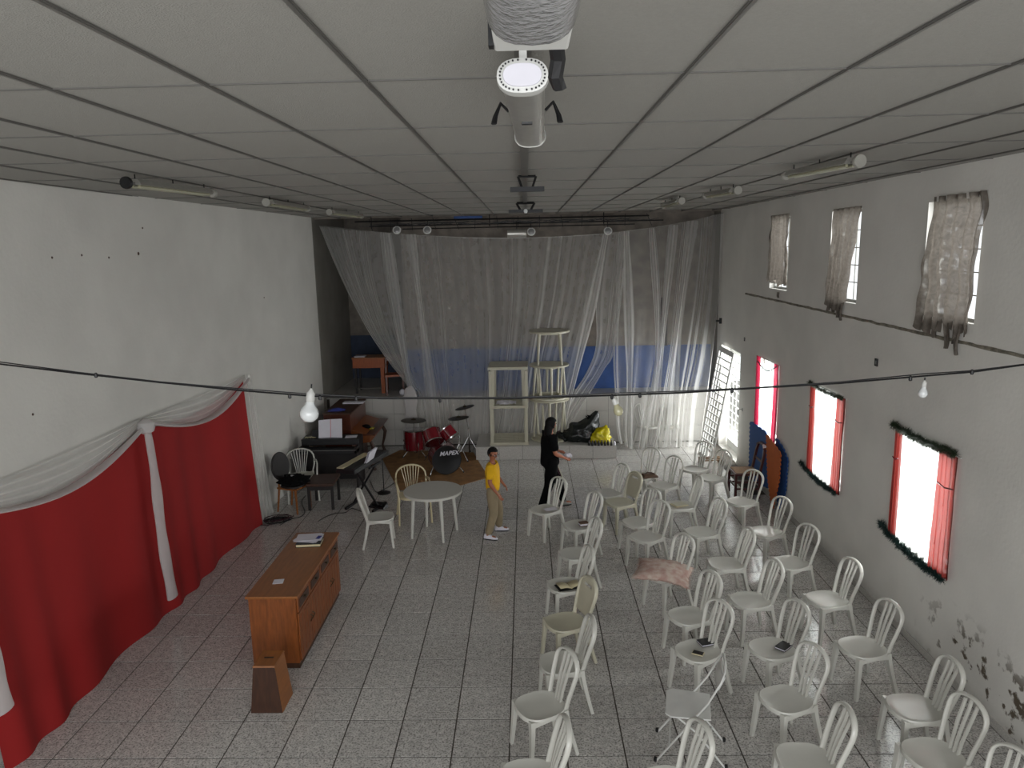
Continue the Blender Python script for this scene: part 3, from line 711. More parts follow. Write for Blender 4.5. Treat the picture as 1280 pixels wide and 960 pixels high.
oval_body('end_cap', [(0, .062, .036), (.006, .078, .05), (.05, .08, .052), (.07, .076, .05)], M['whitemetal'], t)
oval_body('end_plate', [(-.006, .058, .033), (.004, .06, .035)], M['paper'], t)
for k in range(30):
    x, z = oval(.068, .043, 30)[k]; MB().lathe([(.0028, -.004), (.0028, .004)], 6, (x, -.001, z), Matrix.Rotation(PI/2, 3, 'X')).build('rim_hole', M['black'], t)
oval_body('far_cap', [(1.24, .074, .053), (1.30, .066, .046)], M['steel'], t)
for y in (.12, .95):
    MB().box(-.012, .012, y-.01, y+.01, .04, .18).build('hanger', M['whitemetal'], t)
for s_ in (-1, 1):
    MB().sweep([(s_*.07, .60, .0), (s_*.10, .60, .03), (s_*.12, .58, -.02), (s_*.125, .56, -.05)], [(.012, .006)]*4, 6).build('clip', M['black'], t)
MB().box(-.02, .02, .55, .58, -.055, -.045).build('latch', M['black'], t)
f1 = at(664, 44, 2, 4.82)
t = thing('sealed_light_fixture', 'clear-covered fixture with silver box cut off by the photo top edge', 'light fixture', (f1.x, f1.y, 4.88), .0)
MB().hexa([(-.075,0,-.09),(.075,0,-.09),(.075,-.16,-.09),(-.075,-.16,-.09)], [(-.07,0,.03),(.07,0,.03),(.07,-.16,.05),(-.07,-.16,.05)]).build('housing', M['whitemetal'], t, bevel=.006)
oval_body('clear_cover', [(-.14, .07, .05), (-.16, .085, .07), (-.8, .085, .07), (-.85, .07, .05)], M['clearcover'], t).location = (0, 0, -.05)
MB().sweep([(.05, .0, -.08), (.055, .03, -.10), (.05, .05, -.13), (.06, .07, -.15)], [(.016, .008)]*4, 6).build('clip', M['black'], t)
MB().box(-.085, -.075, -.05, -.02, -.09, -.02).build('clip', M['black'], t)
MB().box(-.02, .02, -.5, -.46, .03, .21).build('hanger', M['whitemetal'], t)
for (u, v, w, lab) in ((659, 237, .21, 'black trapezoid hanging bracket with crossbar, nearer one on centre rail'), (657, 264, .18, 'black trapezoid hanging bracket with crossbar, farther one by the truss')):
    p = at(u, v, 2, 4.93); k = 1.0 if v < 250 else 1.6
    t = thing('hanging_bracket', lab, 'bracket', (p.x, p.y, 4.93))
    top = .12
    MB().sweep([(-.08*k, 0, top), (.08*k, 0, top)], .013*k, 6).build('bracket_bar', M['blackmetal'], t)
    for s_ in (-1, 1): MB().tube((s_*.085*k, 0, top), (s_*.05*k, 0, 0.02), .012*k, 6).build('bracket_arm', M['blackmetal'], t)
    MB().box(-.16*k, .16*k, -.03, .03, -.02, .025).build('crossbar', M['blackmetal'], t)
    MB().tube((0, 0, top), (0, 0, ZC-4.93), .01, 6).build('hanger', M['blackmetal'], t)
    if k > 1: MB().lathe([(.02, -.03), (.035, 0), (.02, .03)], 10, (0, -.03, .0)).build('lamp', M['glass'], t, smooth=True)
# small wall fittings on the right wall
def wall_bit(u, v, sy, sz, lab, m='black', x=XR, name='wall_socket', cat='socket'):
    p = at(u, v, 0, x); t = thing(name, lab, cat, p)
    MB().box(-.012, 0, -sy/2, sy/2, -sz/2, sz/2).build('cover', M[m], t)
    MB().box(-.016, -.010, -sy/5, sy/5, -sz/4, sz/4).build('hole', M['steel'], t)
wall_bit(1096, 453, .07, .09, 'small black square socket on the right wall between high and low windows')
wall_bit(931, 424, .05, .07, 'tiny dark fitting on the right wall above the door', name='wall_fitting', cat='fitting')
p = at(962, 511, 0, XR)
p = at(928, 512, 0, XR); t = thing('wall_hook', 'small metal hook on the wall between door and far window', 'hook', p)
MB().box(-.01, 0, -.02, .02, -.03, .03).build('plate', M['steel'], t); MB().sweep([(0, 0, 0), (-.06, 0, .01), (-.09, 0, -.04), (-.08, 0, -.10)], .008, 6).build('hook_arm', M['steel'], t)
p = at(902, 401, 0, XR); t = thing('wall_fitting', 'black knob fitting high on the wall at the veil right edge', 'fitting', p)
MB().box(-.05, 0.02, -.02, .02, -.06, .06).build('plate', M['black'], t); MB().tube((-.12, 0, 0), (-.03, 0, 0), .02, 8).build('knob', M['black'], t)
# ================================================================== PLASTIC CHAIRS
def superell(a, b, n, e=2.6):
    return [(a*math.copysign(abs(math.cos(2*PI*k/n))**(2/e), math.cos(2*PI*k/n)), b*math.copysign(abs(math.sin(2*PI*k/n))**(2/e), math.sin(2*PI*k/n))) for k in range(n)]
def seat_mb(a=.205, b=.215, z=.44, skirt=.035):
    n = 32; mb = MB(); rings = []
    prof = [(.30, -.012), (.70, -.010), (.90, -.002), (.97, .002), (1.0, -.006), (1.005, -skirt), (.975, -skirt), (.96, -.014), (.5, -.024)]
    vs = [(0, 0, z-.012)]
    for s_, dz in prof:
        vs += [(x*s_*(1+.06*(-y/b)*0+(.06 if y > 0 else -.04)*abs(y/b)*.6), y*s_, z+dz) for x, y in superell(a, b, n)]
    fs = [(0, 1+k, 1+(k+1) % n) for k in range(n)]
    for i in range(len(prof)-1):
        for k in range(n): fs.append((1+i*n+k, 1+(i+1)*n+k, 1+(i+1)*n+(k+1) % n, 1+i*n+(k+1) % n))
    vs.append((0, 0, z-.024)); o = len(vs)-1; i = len(prof)-1
    fs += [(o, 1+i*n+(k+1) % n, 1+i*n+k) for k in range(n)]
    return mb.add(vs, fs)
def leg_mb(x0, y0, x1, y1, z=.43, w=.030, d=.022, w2=.019, d2=.016, bow=.0):
    n = 8
    pts = [(x0+(x1-x0)*k/n, y0+(y1-y0)*(k/n)**1.3+bow*math.sin(PI*k/n), z*(1-k/n)) for k in range(n+1)]
    return MB().sweep(pts, [(w+(w2-w)*(k/n)**.7, d+(d2-d)*(k/n)**.7) for k in range(n+1)], up=(0, 1, 0), rect=True)
def bistro(name, label, group, m=None, solid=False):
    m = m or M['plastic']; t = thing(name, label, 'chair', (0, 0, 0), 0, group)
    seat_mb().build('seat', m, t, smooth=True)
    for s_ in (-1, 1):
        leg_mb(s_*.165, .165, s_*.195, .195).build('leg', m, t, bevel=.004)
        leg_mb(s_*.150, -.165, s_*.205, -.255).build('leg', m, t, bevel=.004)
    # side aprons between the legs
    for s_ in (-1, 1): MB().sweep([(s_*.188, .15, .40), (s_*.19, 0, .418), (s_*.178, -.16, .40)], (.006, .022), up=(0, 0, 1), rect=True).build('apron', m, t)
    W_, H_ = .165, .88
    arch = [(-.145, -.175, .42), (-.155, -.20, .52), (-.172, -.235, .64), (-.180, -.265, .735)]
    for k in range(1, 12):
        a = PI*k/12; arch.append((-.180*math.cos(a), -.27-.035*math.sin(a), .745+.135*math.sin(a)**.85))
    arch += [(-x, y, z) for x, y, z in reversed(arch[:4])]
    MB().sweep(arch, [(.014, .024)]*len(arch), 10, up=(0, 1, 0)).build('back_frame', m, t, smooth=True, ang=60)
    if not solid:
        for x in (-.055, 0, .055):
            zt = .865-.02*abs(x)/.055
            MB().sweep([(x*.75, -.180, .425), (x*.8, -.205, .54), (x, -.245, .68), (x*1.05, -.280, .78), (x*1.1, -.300, zt)], [(.007, .0125)]*5, up=(0, 1, 0), rect=True).build('back_slat', m, t)
    else:
        mb = MB()
        def pf(a, b):
            x = (a-.5)*2*(.15+.03*min(b*1.6, 1)); lim = 1-.30*(abs(a-.5)*2)**4
            z = .50+(.865-.50)*b*lim
            return (x, -.19-(z-.44)*.27+.012*math.cos((a-.5)*PI), z)
        mb.grid(pf, 14, 14)
        nf = []; 
        for i, f in enumerate(mb.f):
            iu, iv = i % 14, i//14
            if iv == 11 and 4 <= iu <= 9: continue      # hand slot
            nf.append(f)
        mb.f = nf
        mb.build('back_panel', m, t, smooth='sheet', thick=.006)
    return t
proto = bistro('plastic_chair', 'x', 'white plastic chairs set out in columns')
solidp = bistro('plastic_chair', 'x', 'white plastic chairs set out in columns', M['plastic_old'], True)
G = 'white plastic chairs set out in columns'
used = set()
def place(src, s_, b_, label, group=G, ang=None, zs=.44, zb=.87, m=None):
    if src.name in used: o = copy_tree(src)
    else: o = src; used.add(src.name)
    p = at(*s_, 2, zs); q = at(*b_, 2, zb); d = p-q
    a = math.atan2(d.y, d.x) if ang is None else math.radians(ang)
    # seat centre and back top both inform the position
    pp = (Vector((p.x, p.y))+Vector((q.x, q.y))+Vector((math.cos(a), math.sin(a)))*.30)/2
    o.location = (pp.x, pp.y, 0); o.rotation_euler = (0, 0, a-PI/2)
    o['label'] = label; o['category'] = 'chair'
    if group: o['group'] = group
    elif 'group' in o: del o['group']
    return o
def B(s_, b_, label, src=None, **k): return place(src or proto, s_, b_, label, **k)
A_ = 'white plastic chair in the aisle-side column, '
C1 = B((682, 636), (700, 597.5), A_+'farthest one, beside the woman in black')
C2 = B((724.4, 655.7), (745, 616), A_+'second from the stage, brown booklet on seat')
C3 = B((722.5, 691), (745, 649), A_+'third from the stage')
C4 = B((704.5, 731), (741, 684), A_+'fourth from the stage, open book on seat', ang=-165)
C5 = B((705, 777), (740, 723), A_+'solid panel back, fifth from the stage', solidp)
C6 = B((699.6, 826), (743, 774.5), A_+'sixth from the stage, behind the solid-backed one', ang=-172)
C7 = B((678, 880), (709, 815), A_+'second nearest the camera')
C8 = B((662, 955), (708, 917), A_+'nearest, cut by the bottom edge', ang=-172)
K2 = 'white plastic chair in second column, '
D1 = B((760, 616), (780, 580.6), K2+'farthest from the camera')
D2 = B((775, 627.5), (796, 591), 'yellowed plastic chair with solid panel back in second column', solidp)
D3 = B((796, 652), (818, 611), K2+'third from the stage')
D4 = B((805, 671), (829.5, 626), K2+'just behind the pink cushion chair')
D5 = B((829, 716), (861, 670), K2+'carrying the faded pink cushion', ang=-150)
D6 = B((860.6, 769), (892, 716), K2+'in front of the cushion chair')
D7 = B((874, 812), (901, 753), K2+'with a black notebook and phone on its seat')
D8 = B((836, 967), (876, 919), K2+'nearest, mostly below the bottom edge', ang=-165)
K3 = 'white plastic chair in third column, '
E1 = B((815.4, 598.5), (820, 561), K3+'farthest, brown bag on its seat', ang=-135); E1.location.x -= .10; E1.location.y += .12
E2 = B((829.5, 606), (844.5, 571), K3+'second from the stage')
E3 = B((850, 631), (876, 597), K3+'with yellowed papers on its seat')
E4 = B((878.5, 664), (900, 624.6), K3+'fourth from the stage')
E5 = B((910, 703.7), (936, 662), K3+'fifth from the stage, halfway down')
E6 = B((938, 749.6), (971, 701.6), K3+'empty, just behind the one with a black book')
E7 = B((966, 809.7), (999, 753), K3+'with one black book on its seat')
E8 = B((982.5, 873), (1020, 808), K3+'second nearest the camera')
E9 = B((1009.6, 949), (1058, 887), K3+'nearest, seat cut by the bottom edge')
K4 = 'white plastic chair in column by right wall, '
F1 = B((867, 587), (883.5, 552), K4+'farthest, before the leaning gate', ang=-140)
F2 = B((889, 596.5), (906.7, 563), K4+'second from the stage')
F3 = B((925.4, 626.7), (945, 588), K4+'in front of the red wooden chair')
F4 = B((956.7, 664), (980.6, 622.5), K4+'fourth from the stage')
F5 = B((988, 702.7), (1013, 657), K4+'fifth from the stage')
F6 = B((1033.7, 747), (1068, 701.8), K4+'fourth nearest the camera', ang=-168)
F7 = B((1079, 808), (1114, 753), K4+'third nearest the camera')
F8 = B((1146, 884), (1190, 826), K4+'second nearest, close to the stained wall')
F9 = B((1166, 942.5), (1216, 874), K4+'nearest fully visible one')
q = at(1268, 950, 2, .87); F10 = B((1235, 1010), (1268, 950), K4+'only its back top at bottom right corner', ang=-160)
V1 = B((805, 532.5), (804, 505), 'white plastic chair behind the veil, left of two', group='two chairs behind the veil', ang=-60)
V2 = B((836.7, 532.5), (839, 505), 'white plastic chair behind the veil, right of two', group='two chairs behind the veil', ang=-100)
L1 = B((475, 645), (447, 613), 'white plastic chair left of the round white table', group=None, ang=8)
# armchairs
def armchair(label, m, loc, rz):
    t = thing('plastic_armchair', label, 'chair', loc, rz)
    seat_mb(.225, .22, .43).build('seat', m, t, smooth=True)
    for s_ in (-1, 1):
        MB().sweep([(s_*.25, -.20, .86-.22), (s_*.275, -.02, .665), (s_*.275, .14, .65), (s_*.265, .215, .60), (s_*.25, .235, .42), (s_*.265, .26, 0)], [(.024, .012), (.028, .012), (.03, .012), (.026, .014), (.028, .016), (.02, .016)], 10, up=(1, 0, 0)).build('arm', m, t, smooth=True, ang=60)
        leg_mb(s_*.20, -.17, s_*.25, -.28).build('leg', m, t, bevel=.004)
    arch = [(-.20, -.18, .40), (-.245, -.225, .55)]
    for k in range(0, 13):
        a = PI*k/12; arch.append((-.25*math.cos(a), -.24-.05*math.sin(a), .66+.19*math.sin(a)**.8))
    arch += [(.245, -.225, .55), (.20, -.18, .40)]
    MB().sweep(arch, [(.014, .026)]*len(arch), 10, up=(0, 1, 0)).build('back_frame', m, t, smooth=True, ang=60)
    for x in (-.12, -.08, -.04, 0, .04, .08, .12):
        MB().sweep([(x*.6, -.185, .41), (x*.8, -.225, .56), (x*1.1, -.27, .72), (x*1.25, -.288, .84-abs(x)*.22)], [(.005, .011)]*4, up=(0, 1, 0), rect=True).build('back_slat', m, t)
    return t
armchair('beige plastic armchair with slatted back behind the round table', M['beige_plastic'], (-1.93, 11.62, 0), math.radians(195))
armchair('white plastic armchair against left wall behind the round-backed chair', M['plastic'], (-4.12, 12.75, 0), math.radians(200))
# metal folding chair
fs_ = at(860, 880, 2, .45)
t = thing('folding_chair', 'white metal folding chair with black feet in second column', 'chair', (fs_.x+.02, fs_.y, 0), math.radians(168-90))
mb = MB(); pts = [(-.19, -.17), (.19, -.17), (.21, .16), (.17, .21), (-.17, .21), (-.21, .16)]
mb.add([(x, y, .45) for x, y in pts]+[(x, y, .435) for x, y in pts], [tuple(range(6)), tuple(range(11, 5, -1))]+[(k, k+6, (k+1) % 6+6, (k+1) % 6) for k in range(6)])
mb.build('seat', M['whitemetal'], t, bevel=.006)
for s_ in (-1, 1):
    MB().sweep([(s_*.20, .28, .0), (s_*.20, .05, .33), (s_*.20, -.14, .60), (s_*.195, -.24, .80), (s_*.15, -.27, .87), (0, -.28, .885)], .0095, 8).build('frame_tube', M['whitemetal'], t, smooth=True, ang=60)
    MB().sweep([(s_*.18, -.30, .0), (s_*.18, -.06, .30), (s_*.18, .12, .44)], .0095, 8).build('leg', M['whitemetal'], t, smooth=True, ang=60)
    for y in (.285, -.305): MB().lathe([(.014, 0), (.016, .01), (.013, .035)], 8, (s_*(.20 if y > 0 else .18), y, 0)).build('rubber_foot', M['foot'], t)
    MB().lathe([(.012, -.008), (.012, .008)], 8, (s_*.19, -.0, .385), Matrix.Rotation(PI/2, 3, 'Y')).build('pivot', M['foot'], t)
MB().tube((-.2, .17, .16), (.2, .17, .16), .007, 6).build('crossbar', M['whitemetal'], t)
MB().tube((-.18, -.19, .14), (.18, -.19, .14), .007, 6).build('crossbar', M['whitemetal'], t)
mb = MB(); mb.grid(lambda a, b: ((a-.5)*.36, -.225-.05*b+.02*math.cos((a-.5)*PI), .72+.12*b), 10, 4); mb.build('backrest', M['whitemetal'], t, smooth='sheet', thick=.006)
# ---- small things on chair seats
def on_seat(C, dx, dy, z=.445): 
    R = Matrix.Rotation(C.rotation_euler[2], 3, 'Z'); v = R @ Vector((dx, dy, 0)); return (C.location.x+v.x, C.location.y+v.y, z)
def book(name, label, loc, rz, sx, sy, h, cover, cat='book', pages=True):
    t = thing(name, label, cat, loc, rz)
    MB().box(-sx/2, sx/2, -sy/2, sy/2, 0, h*.2).build('cover', cover, t)
    if pages: MB().box(-sx/2+.003, sx/2-.004, -sy/2+.004, sy/2-.004, h*.2, h*.8).build('pages', M['paper'], t)
    MB().box(-sx/2, sx/2, -sy/2, sy/2, h*.8, h).build('cover', cover, t)
    return t
def zs(u, v, z=.44): p = at(u, v, 2, z); return (p.x, p.y, z)
book('notebook', 'black notebook lying on a white chair beside a phone', zs(882.5, 804), .3, .15, .12, .02, M['black'])
t = thing('phone', 'small dark phone on the white chair below the black notebook', 'phone', zs(872.5, 817), -.5)
MB().box(-.055, .055, -.035, .035, 0, .010).build('body', M['beige_plastic'], t); MB().box(-.05, .05, -.031, .031, .010, .012).build('screen', M['black'], t)
book('book', 'single black book lying askew on a white chair seat', zs(979.5, 809), .75, .16, .11, .02, M['black'])
t = thing('open_book', 'open cream book with dark cover on an aisle-side chair', 'book', zs(711, 733), .35)
MB().box(-.15, .15, -.09, .09, 0, .006).build('cover', M['black'], t)
for s_ in (-1, 1):
    mb = MB(); mb.grid(lambda a, b, s_=s_: (s_*a*.135, -.08+.16*b, .008+.02*math.sin(min(a*2.2, 1.3)*1.2)), 8, 2); mb.build('pages', M['beige_plastic'], t, smooth='sheet', thick=.003)
t = book('booklet', 'thick brown booklet on the second aisle-side chair', zs(729.5, 656.5), .3, .13, .10, .045, M['brown_book'])
t = book('booklet', 'thin pale leaflet on the chair beside the woman', zs(688, 636.5, .442), .5, .19, .12, .006, M['paper'], pages=False, cat='leaflet')
t = thing('folded_paper', 'yellowed folded papers on a third-column chair', 'paper', zs(849, 631), .4)
MB().box(-.11, .11, -.09, .09, 0, .008).build('sheet', M['beige_plastic'], t); MB().box(-.09, .10, -.07, .08, .008, .014).build('sheet', M['plastic_old'], t)
t = thing('brown_bag', 'small flat brown bag on the farthest third-column chair', 'bag', zs(812, 596), .2)
MB().hexa([(-.14,-.09,0),(.14,-.09,0),(.14,.09,0),(-.14,.09,0)], [(-.11,-.06,.05),(.12,-.07,.04),(.10,.06,.05),(-.12,.07,.055)]).build('body', M['brown_book'], t, bevel=.012)
MB().sweep([(-.09, 0, .05), (-.04, .02, .075), (.04, .01, .07), (.09, 0, .045)], .008, 6).build('strap', M['wood_dark'], t)
# cushion, puffed square draped over the seat, shown tilted
cpnt = at(829, 714, 2, .50)
t = thing('cushion', 'faded pink floral cushion with frayed edge lying over a white chair', 'cushion', (cpnt.x, cpnt.y, .455), math.radians(-18))
def cush(a, b, sgn):
    x, y = (a-.5)*2, (b-.5)*2
    e = (1-abs(x)**3)*(1-abs(y)**3); k = 1+.10*(abs(x)*abs(y))
    z = sgn*.065*max(e, 0)**.5+.008*mnoise.noise((x*4, y*4, sgn))
    return (x*.30*k, y*.27*k, .060+z-.06*(x*x)*(1 if x > 0 else .3))
mb = MB(); mb.grid(lambda a, b: cush(a, b, 1), 22, 22); mb.grid(lambda a, b: cush(1-a, b, -1), 22, 22)
mb.build('cushion_body', M['cushion'], t, smooth='sheet')
mb = MB(); rnd = random.Random(4)
for k in range(160):
    s_ = k/160*4; e = int(s_); f = (s_-e)*2-1
    x, y = [(f, -1), (1, f), (-f, 1), (-1, -f)][e]
    p = Vector(cush((x+1)/2, (y+1)/2, 1)); dv = Vector((x*(abs(x) >= abs(y))+rnd.uniform(-.4, .4), y*(abs(y) >= abs(x))+rnd.uniform(-.4, .4), rnd.uniform(-.7, .2))).normalized()*rnd.uniform(.02, .045)
    sd = dv.cross(Vector((0, 0, 1))).normalized()*.008; mb.add([p-sd, p+sd, p+dv], [(0, 1, 2)])
tag(mb.build('frayed_edge', M['cushion'], t), kind='stuff')
# ================================================================== TABLES
def round_table(label, loc, R_=.45, H_=.73, m=None, inverted=False, rz=0., group=None, legr=.026, spread=.02):
    m = m or M['plastic']; t = thing('round_table', label, 'table', loc, rz, group)
    f = (lambda z: H_-z) if inverted else (lambda z: z)
    prof = [(R_-.02, H_-.045), (R_, H_-.04), (R_+.004, H_-.012), (R_-.004, H_-.002), (R_-.03, H_), (.02, H_-.001)]
    if inverted: prof = [(r, f(z)) for r, z in reversed(prof)]
    MB().lathe(prof, 40).build('tabletop', m, t, smooth=True)
    for k in range(4):
        a = PI/4+PI/2*k; c, s_ = math.cos(a), math.sin(a); r0 = R_*.70; r1 = R_*.78+spread
        MB().sweep([(c*r0, s_*r0, f(H_-.04)), (c*(r0+r1)/2, s_*(r0+r1)/2, f(H_/2)), (c*r1, s_*r1, f(0))], [(legr+.006, legr+.006), (legr, legr), (legr-.006, legr-.006)], 10, up=(c, s_, 0)).build('leg', m, t, smooth=True)
    mb = MB()
    for k in range(4):
        a = PI/4+PI/2*k; b = a+PI/2; r0 = R_*.7
        z0, z1 = sorted((f(H_-.085), f(H_-.04)))
        p, q = Vector((math.cos(a)*r0, math.sin(a)*r0, (z0+z1)/2)), Vector((math.cos(b)*r0, math.sin(b)*r0, (z0+z1)/2)); mb.sweep([p, q], (.006, .022), rect=True)
    mb.build('apron', m, t)
    return t
round_table('round white plastic table standing beside the beige armchair', (-1.50, 10.93, 0), .455, .73, rz=math.radians(-18))
GT = 'round tables stacked on the step block'
X5, Y5 = .46, 15.60; z0 = .29
TI = M['plastic_old']
round_table('round white table upside down at the foot of the round stack', (X5, Y5, z0), .40, .80, TI, True, .3, GT)
round_table('round white table second from bottom of the round stack', (X5, Y5, z0+.05), .42, .86, TI, False, .75, GT)
round_table('round white table upside down in the middle of the round stack', (X5-.005, Y5, z0+.912), .42, .70, TI, True, .1, GT)
round_table('round white table second from top of the round stack', (X5, Y5, z0+.96), .42, .69, TI, False, .9, GT)
round_table('round white table topmost of the round stack', (X5+.01, Y5, z0+1.652), .43, .72, TI, False, .0, GT)
def square_table(label, loc, s_=.40, H_=.80, inverted=False, rz=0., inset=.05, group=None, m=None):
    m = m or M['plastic_old']; t = thing('square_table', label, 'table', loc, rz, group)
    f = (lambda z: H_-z) if inverted else (lambda z: z)
    def zz(a, b): return tuple(sorted((f(a), f(b))))
    a, b = zz(H_-.03, H_); MB().box(-s_, s_, -s_, s_, a, b).build('tabletop', m, t, bevel=.008)
    a, b = zz(H_-.06, H_-.03)
    MB().box(-s_, s_, -s_, -s_+.012, a, b).box(-s_, s_, s_-.012, s_, a, b).box(-s_, -s_+.012, -s_+.012, s_-.012, a, b).box(s_-.012, s_, -s_+.012, s_-.012, a, b).build('apron', m, t)
    for sx in (-1, 1):
        for sy in (-1, 1):
            p = s_-inset
            MB().sweep([(sx*p, sy*p, f(H_-.03)), (sx*(p+.01), sy*(p+.01), f(0))], [(.036, .036), (.026, .026)], rect=True, up=(0, 1, 0)).build('leg', m, t, bevel=.004)
    if inverted:   # crossed stiffening ribs of the underside face up
        mb = MB()
        for k in range(-3, 4): mb.box(-s_+.02, s_-.02, k*.1-.003, k*.1+.003, .03, .045).box(k*.1-.003, k*.1+.003, -s_+.02, s_-.02, .03, .045)
        tag(mb.build('underside_ribs', m, t), kind='stuff')
    return t
GQ = 'square tables stacked on the step block'
XQ, YQ = -.42, 15.50
square_table('square white table upside down at the foot of the square stack', (XQ, YQ, .29), .41, .79, True, .02, .05, GQ)
square_table('square white table upside down in the middle of the square stack', (XQ+.01, YQ, 1.082), .405, .80, True, .0, .035, GQ)
square_table('square white table topmost of the square stack', (XQ+.01, YQ, 1.135), .415, .83, False, -.02, .10, GQ)
t = thing('white_bundle', 'crumpled white cloth lying inside the square table stack', 'cloth', (XQ-.05, YQ-.1, 1.135))
mb = MB(); mb.grid(lambda a, b: ((a-.5)*.42, (b-.5)*.3, .005+.05*abs(mnoise.noise((a*5, b*5, 3)))+.05*math.sin(a*PI)*math.sin(b*PI)), 20, 16); mb.build('cloth', M['paper'], t, smooth='sheet')
# bags on the step
def blob(name, m, parent, loc, sx, sy, sz, amp, seed, peak=None, res=28):
    bm = bmesh.new(); bmesh.ops.create_icosphere(bm, subdivisions=4, radius=1)
    for v in bm.verts:
        n = v.co.normalized(); d = 1+amp*mnoise.fractal(n*1.6+Vector((seed, 0, 0)), .8, 2, 4)+amp*.4*abs(mnoise.noise(n*5+Vector((seed, 3, 0))))
        p = Vector((n.x*sx*d, n.y*sy*d, n.z*sz*d))
        if peak:
            k = max(0, n.dot(Vector(peak).normalized()))**7; p += Vector(peak)*k
        p.z = max(p.z, -sz*.62)
        v.co = p
    me = bpy.data.meshes.new(name); bm.to_mesh(me); bm.free(); me.materials.append(m)
    for p in me.polygons: p.use_smooth = True
    o = bpy.data.objects.new(name, me); COL.objects.link(o); o.parent = parent; o.location = loc
    return o
def bag(label, m, u, v, sx, sy, sz, amp, seed, peak, knot, y=None):
    p = at(u, v, 2, .29); t = thing('plastic_bag', label, 'bag', (p.x, p.y+sy*.6, .29))
    blob('bag_body', m, t, (0, 0, sz*.63), sx, sy, sz, amp, seed, peak)
    mb = MB(); rnd = random.Random(seed)
    for k in range(9):
        a = rnd.uniform(0, 2*PI); q = Vector(knot); e = q+Vector((math.cos(a)*.06, math.sin(a)*.06, rnd.uniform(.02, .08)))
        mb.add([q+Vector((-.012, 0, 0)), q+Vector((.012, 0, 0)), e+Vector((.03*math.sin(a), .03, 0)), e-Vector((.03*math.sin(a), .03, 0))], [(0, 1, 2, 3)])
    mb.build('tied_top', m, t, thick=.002)
bag('big black bin bag slumped on the step block by the yellow bag', M['black_bag'], 728, 553, .33, .22, .24, .30, 2, (.17, 0, .30), (.14, 0, .50))
bag('black bin bag lower left part, lying beside the bigger bag', M['black_bag'], 708, 551, .16, .15, .12, .35, 6, (-.08, 0, .04), (-.14, 0, .12))
bag('shiny yellow plastic bag beside the black bin bag', M['yellow_bag'], 751, 554, .20, .16, .17, .35, 5, (.04, 0, .08), (.0, 0, .26))
gp = at(752, 557, 2, .29)
rnd = random.Random(3)
for k in range(9):
    x = gp.x-.26+k*.066; y = gp.y+.02-.03*(k % 2)
    t = thing('bottle', 'small dark bottle lying in a row before the yellow bag', 'bottle', (x, y, .29), rnd.uniform(-.4, .4), 'dark bottles before the yellow bag')
    MB().lathe([(.02, 0), (.027, .01), (.027, .065), (.012, .085), (.011, .10)], 12).build('body', M['black' if k < 8 else 'paper'], t, smooth=True)
    MB().lathe([(.013, .098), (.013, .112)], 10).build('cap', M['maroon'], t)
# ================================================================== SIDEBOARD AND BIN
sbx0, sbx1, sby0, sby1, sbh = -3.00, -2.47, 7.17, 8.92, .85
t = thing('sideboard', 'honey brown wooden sideboard with carved drawers and grooved doors', 'sideboard', ((sbx0+sbx1)/2, sby0, 0))
cx0, cx1, L_ = sbx0-t.location.x, sbx1-t.location.x, sby1-sby0
MB().box(cx0+.02, cx1-.03, .03, L_-.03, .0, .07).build('plinth', M['wood_dark'], t)
MB().box(cx0+.01, cx1-.02, .012, L_-.012, .07, sbh-.03).build('body', M['wood'], t)
MB().box(cx0-.012, cx1+.015, -.018, L_+.018, sbh-.03, sbh).build('top', M['wood_top'], t, bevel=.006)
nd = 4; dw = (L_-.06)/nd
for k in range(nd):
    y = .03+dw*k
    dr = MB().box(cx1-.02, cx1-.002, y+.008, y+dw-.008, .64, sbh-.05).build('drawer', M['wood'], t, bevel=.004)
    MB().box(cx1-.004, cx1+.006, y+.05, y+dw-.05, .67, sbh-.08).build('drawer_panel', M['wood_dark'], dr, bevel=.005)
    MB().lathe([(.008, 0), (.012, .012), (.016, .02), (.010, .03)], 10, (cx1+.004, y+dw/2, .735), Matrix.Rotation(PI/2, 3, 'Y')).build('knob', M['brass'], dr, smooth=True)
    do = MB().box(cx1-.02, cx1-.002, y+.006, y+dw-.006, .085, .625).build('door', M['wood'], t, bevel=.004)
    for q in range(3):
        yy = y+.10+q*(dw-.20)/2
        MB().box(cx1-.004, cx1+.003, yy-.035, yy+.035, .13, .58).build('door_panel', M['wood'], do, bevel=.006)
    MB().sweep([(cx1, y+(dw-.035 if k % 2 == 0 else .035), .42), (cx1+.03, y+(dw-.035 if k % 2 == 0 else .035), .40), (cx1, y+(dw-.035 if k % 2 == 0 else .035), .34)], .006, 6).build('handle', M['brass'], do)
def zt(u, v): p = at(u, v, 2, sbh); return p
p = zt(348, 727); t = thing('paper_note', 'small square white paper note lying on the sideboard top', 'paper', (p.x, p.y, sbh), .15)
MB().box(-.055, .055, -.055, .055, 0, .003).build('sheet', M['paper'], t)
p = zt(388, 679); t = thing('book', 'thick dark book under the papers on the sideboard', 'book', (p.x, p.y-.02, sbh), .08)
MB().box(-.15, .15, -.11, .11, 0, .006).build('cover', M['black'], t); MB().box(-.145, .145, -.105, .105, .006, .035).build('pages', M['beige_plastic'], t); MB().box(-.15, .15, -.11, .11, .035, .042).build('cover', M['black'], t)
t = thing('paper_pile', 'loose white papers with blue print on the dark book', 'papers', (p.x-.02, p.y+.05, sbh+.042), -.1)
for k in range(5):
    o = MB().box(-.15, .15, -.11, .11, 0, .002).build('sheet', M['paper'], t); o.location = (random.uniform(-.02, .02), random.uniform(-.02, .02), .003*k); o.rotation_euler = (0, 0, random.uniform(-.25, .25))
MB().box(.09, .14, -.04, .06, .0145, .016).build('blue_print', M['blue_ink'], t)
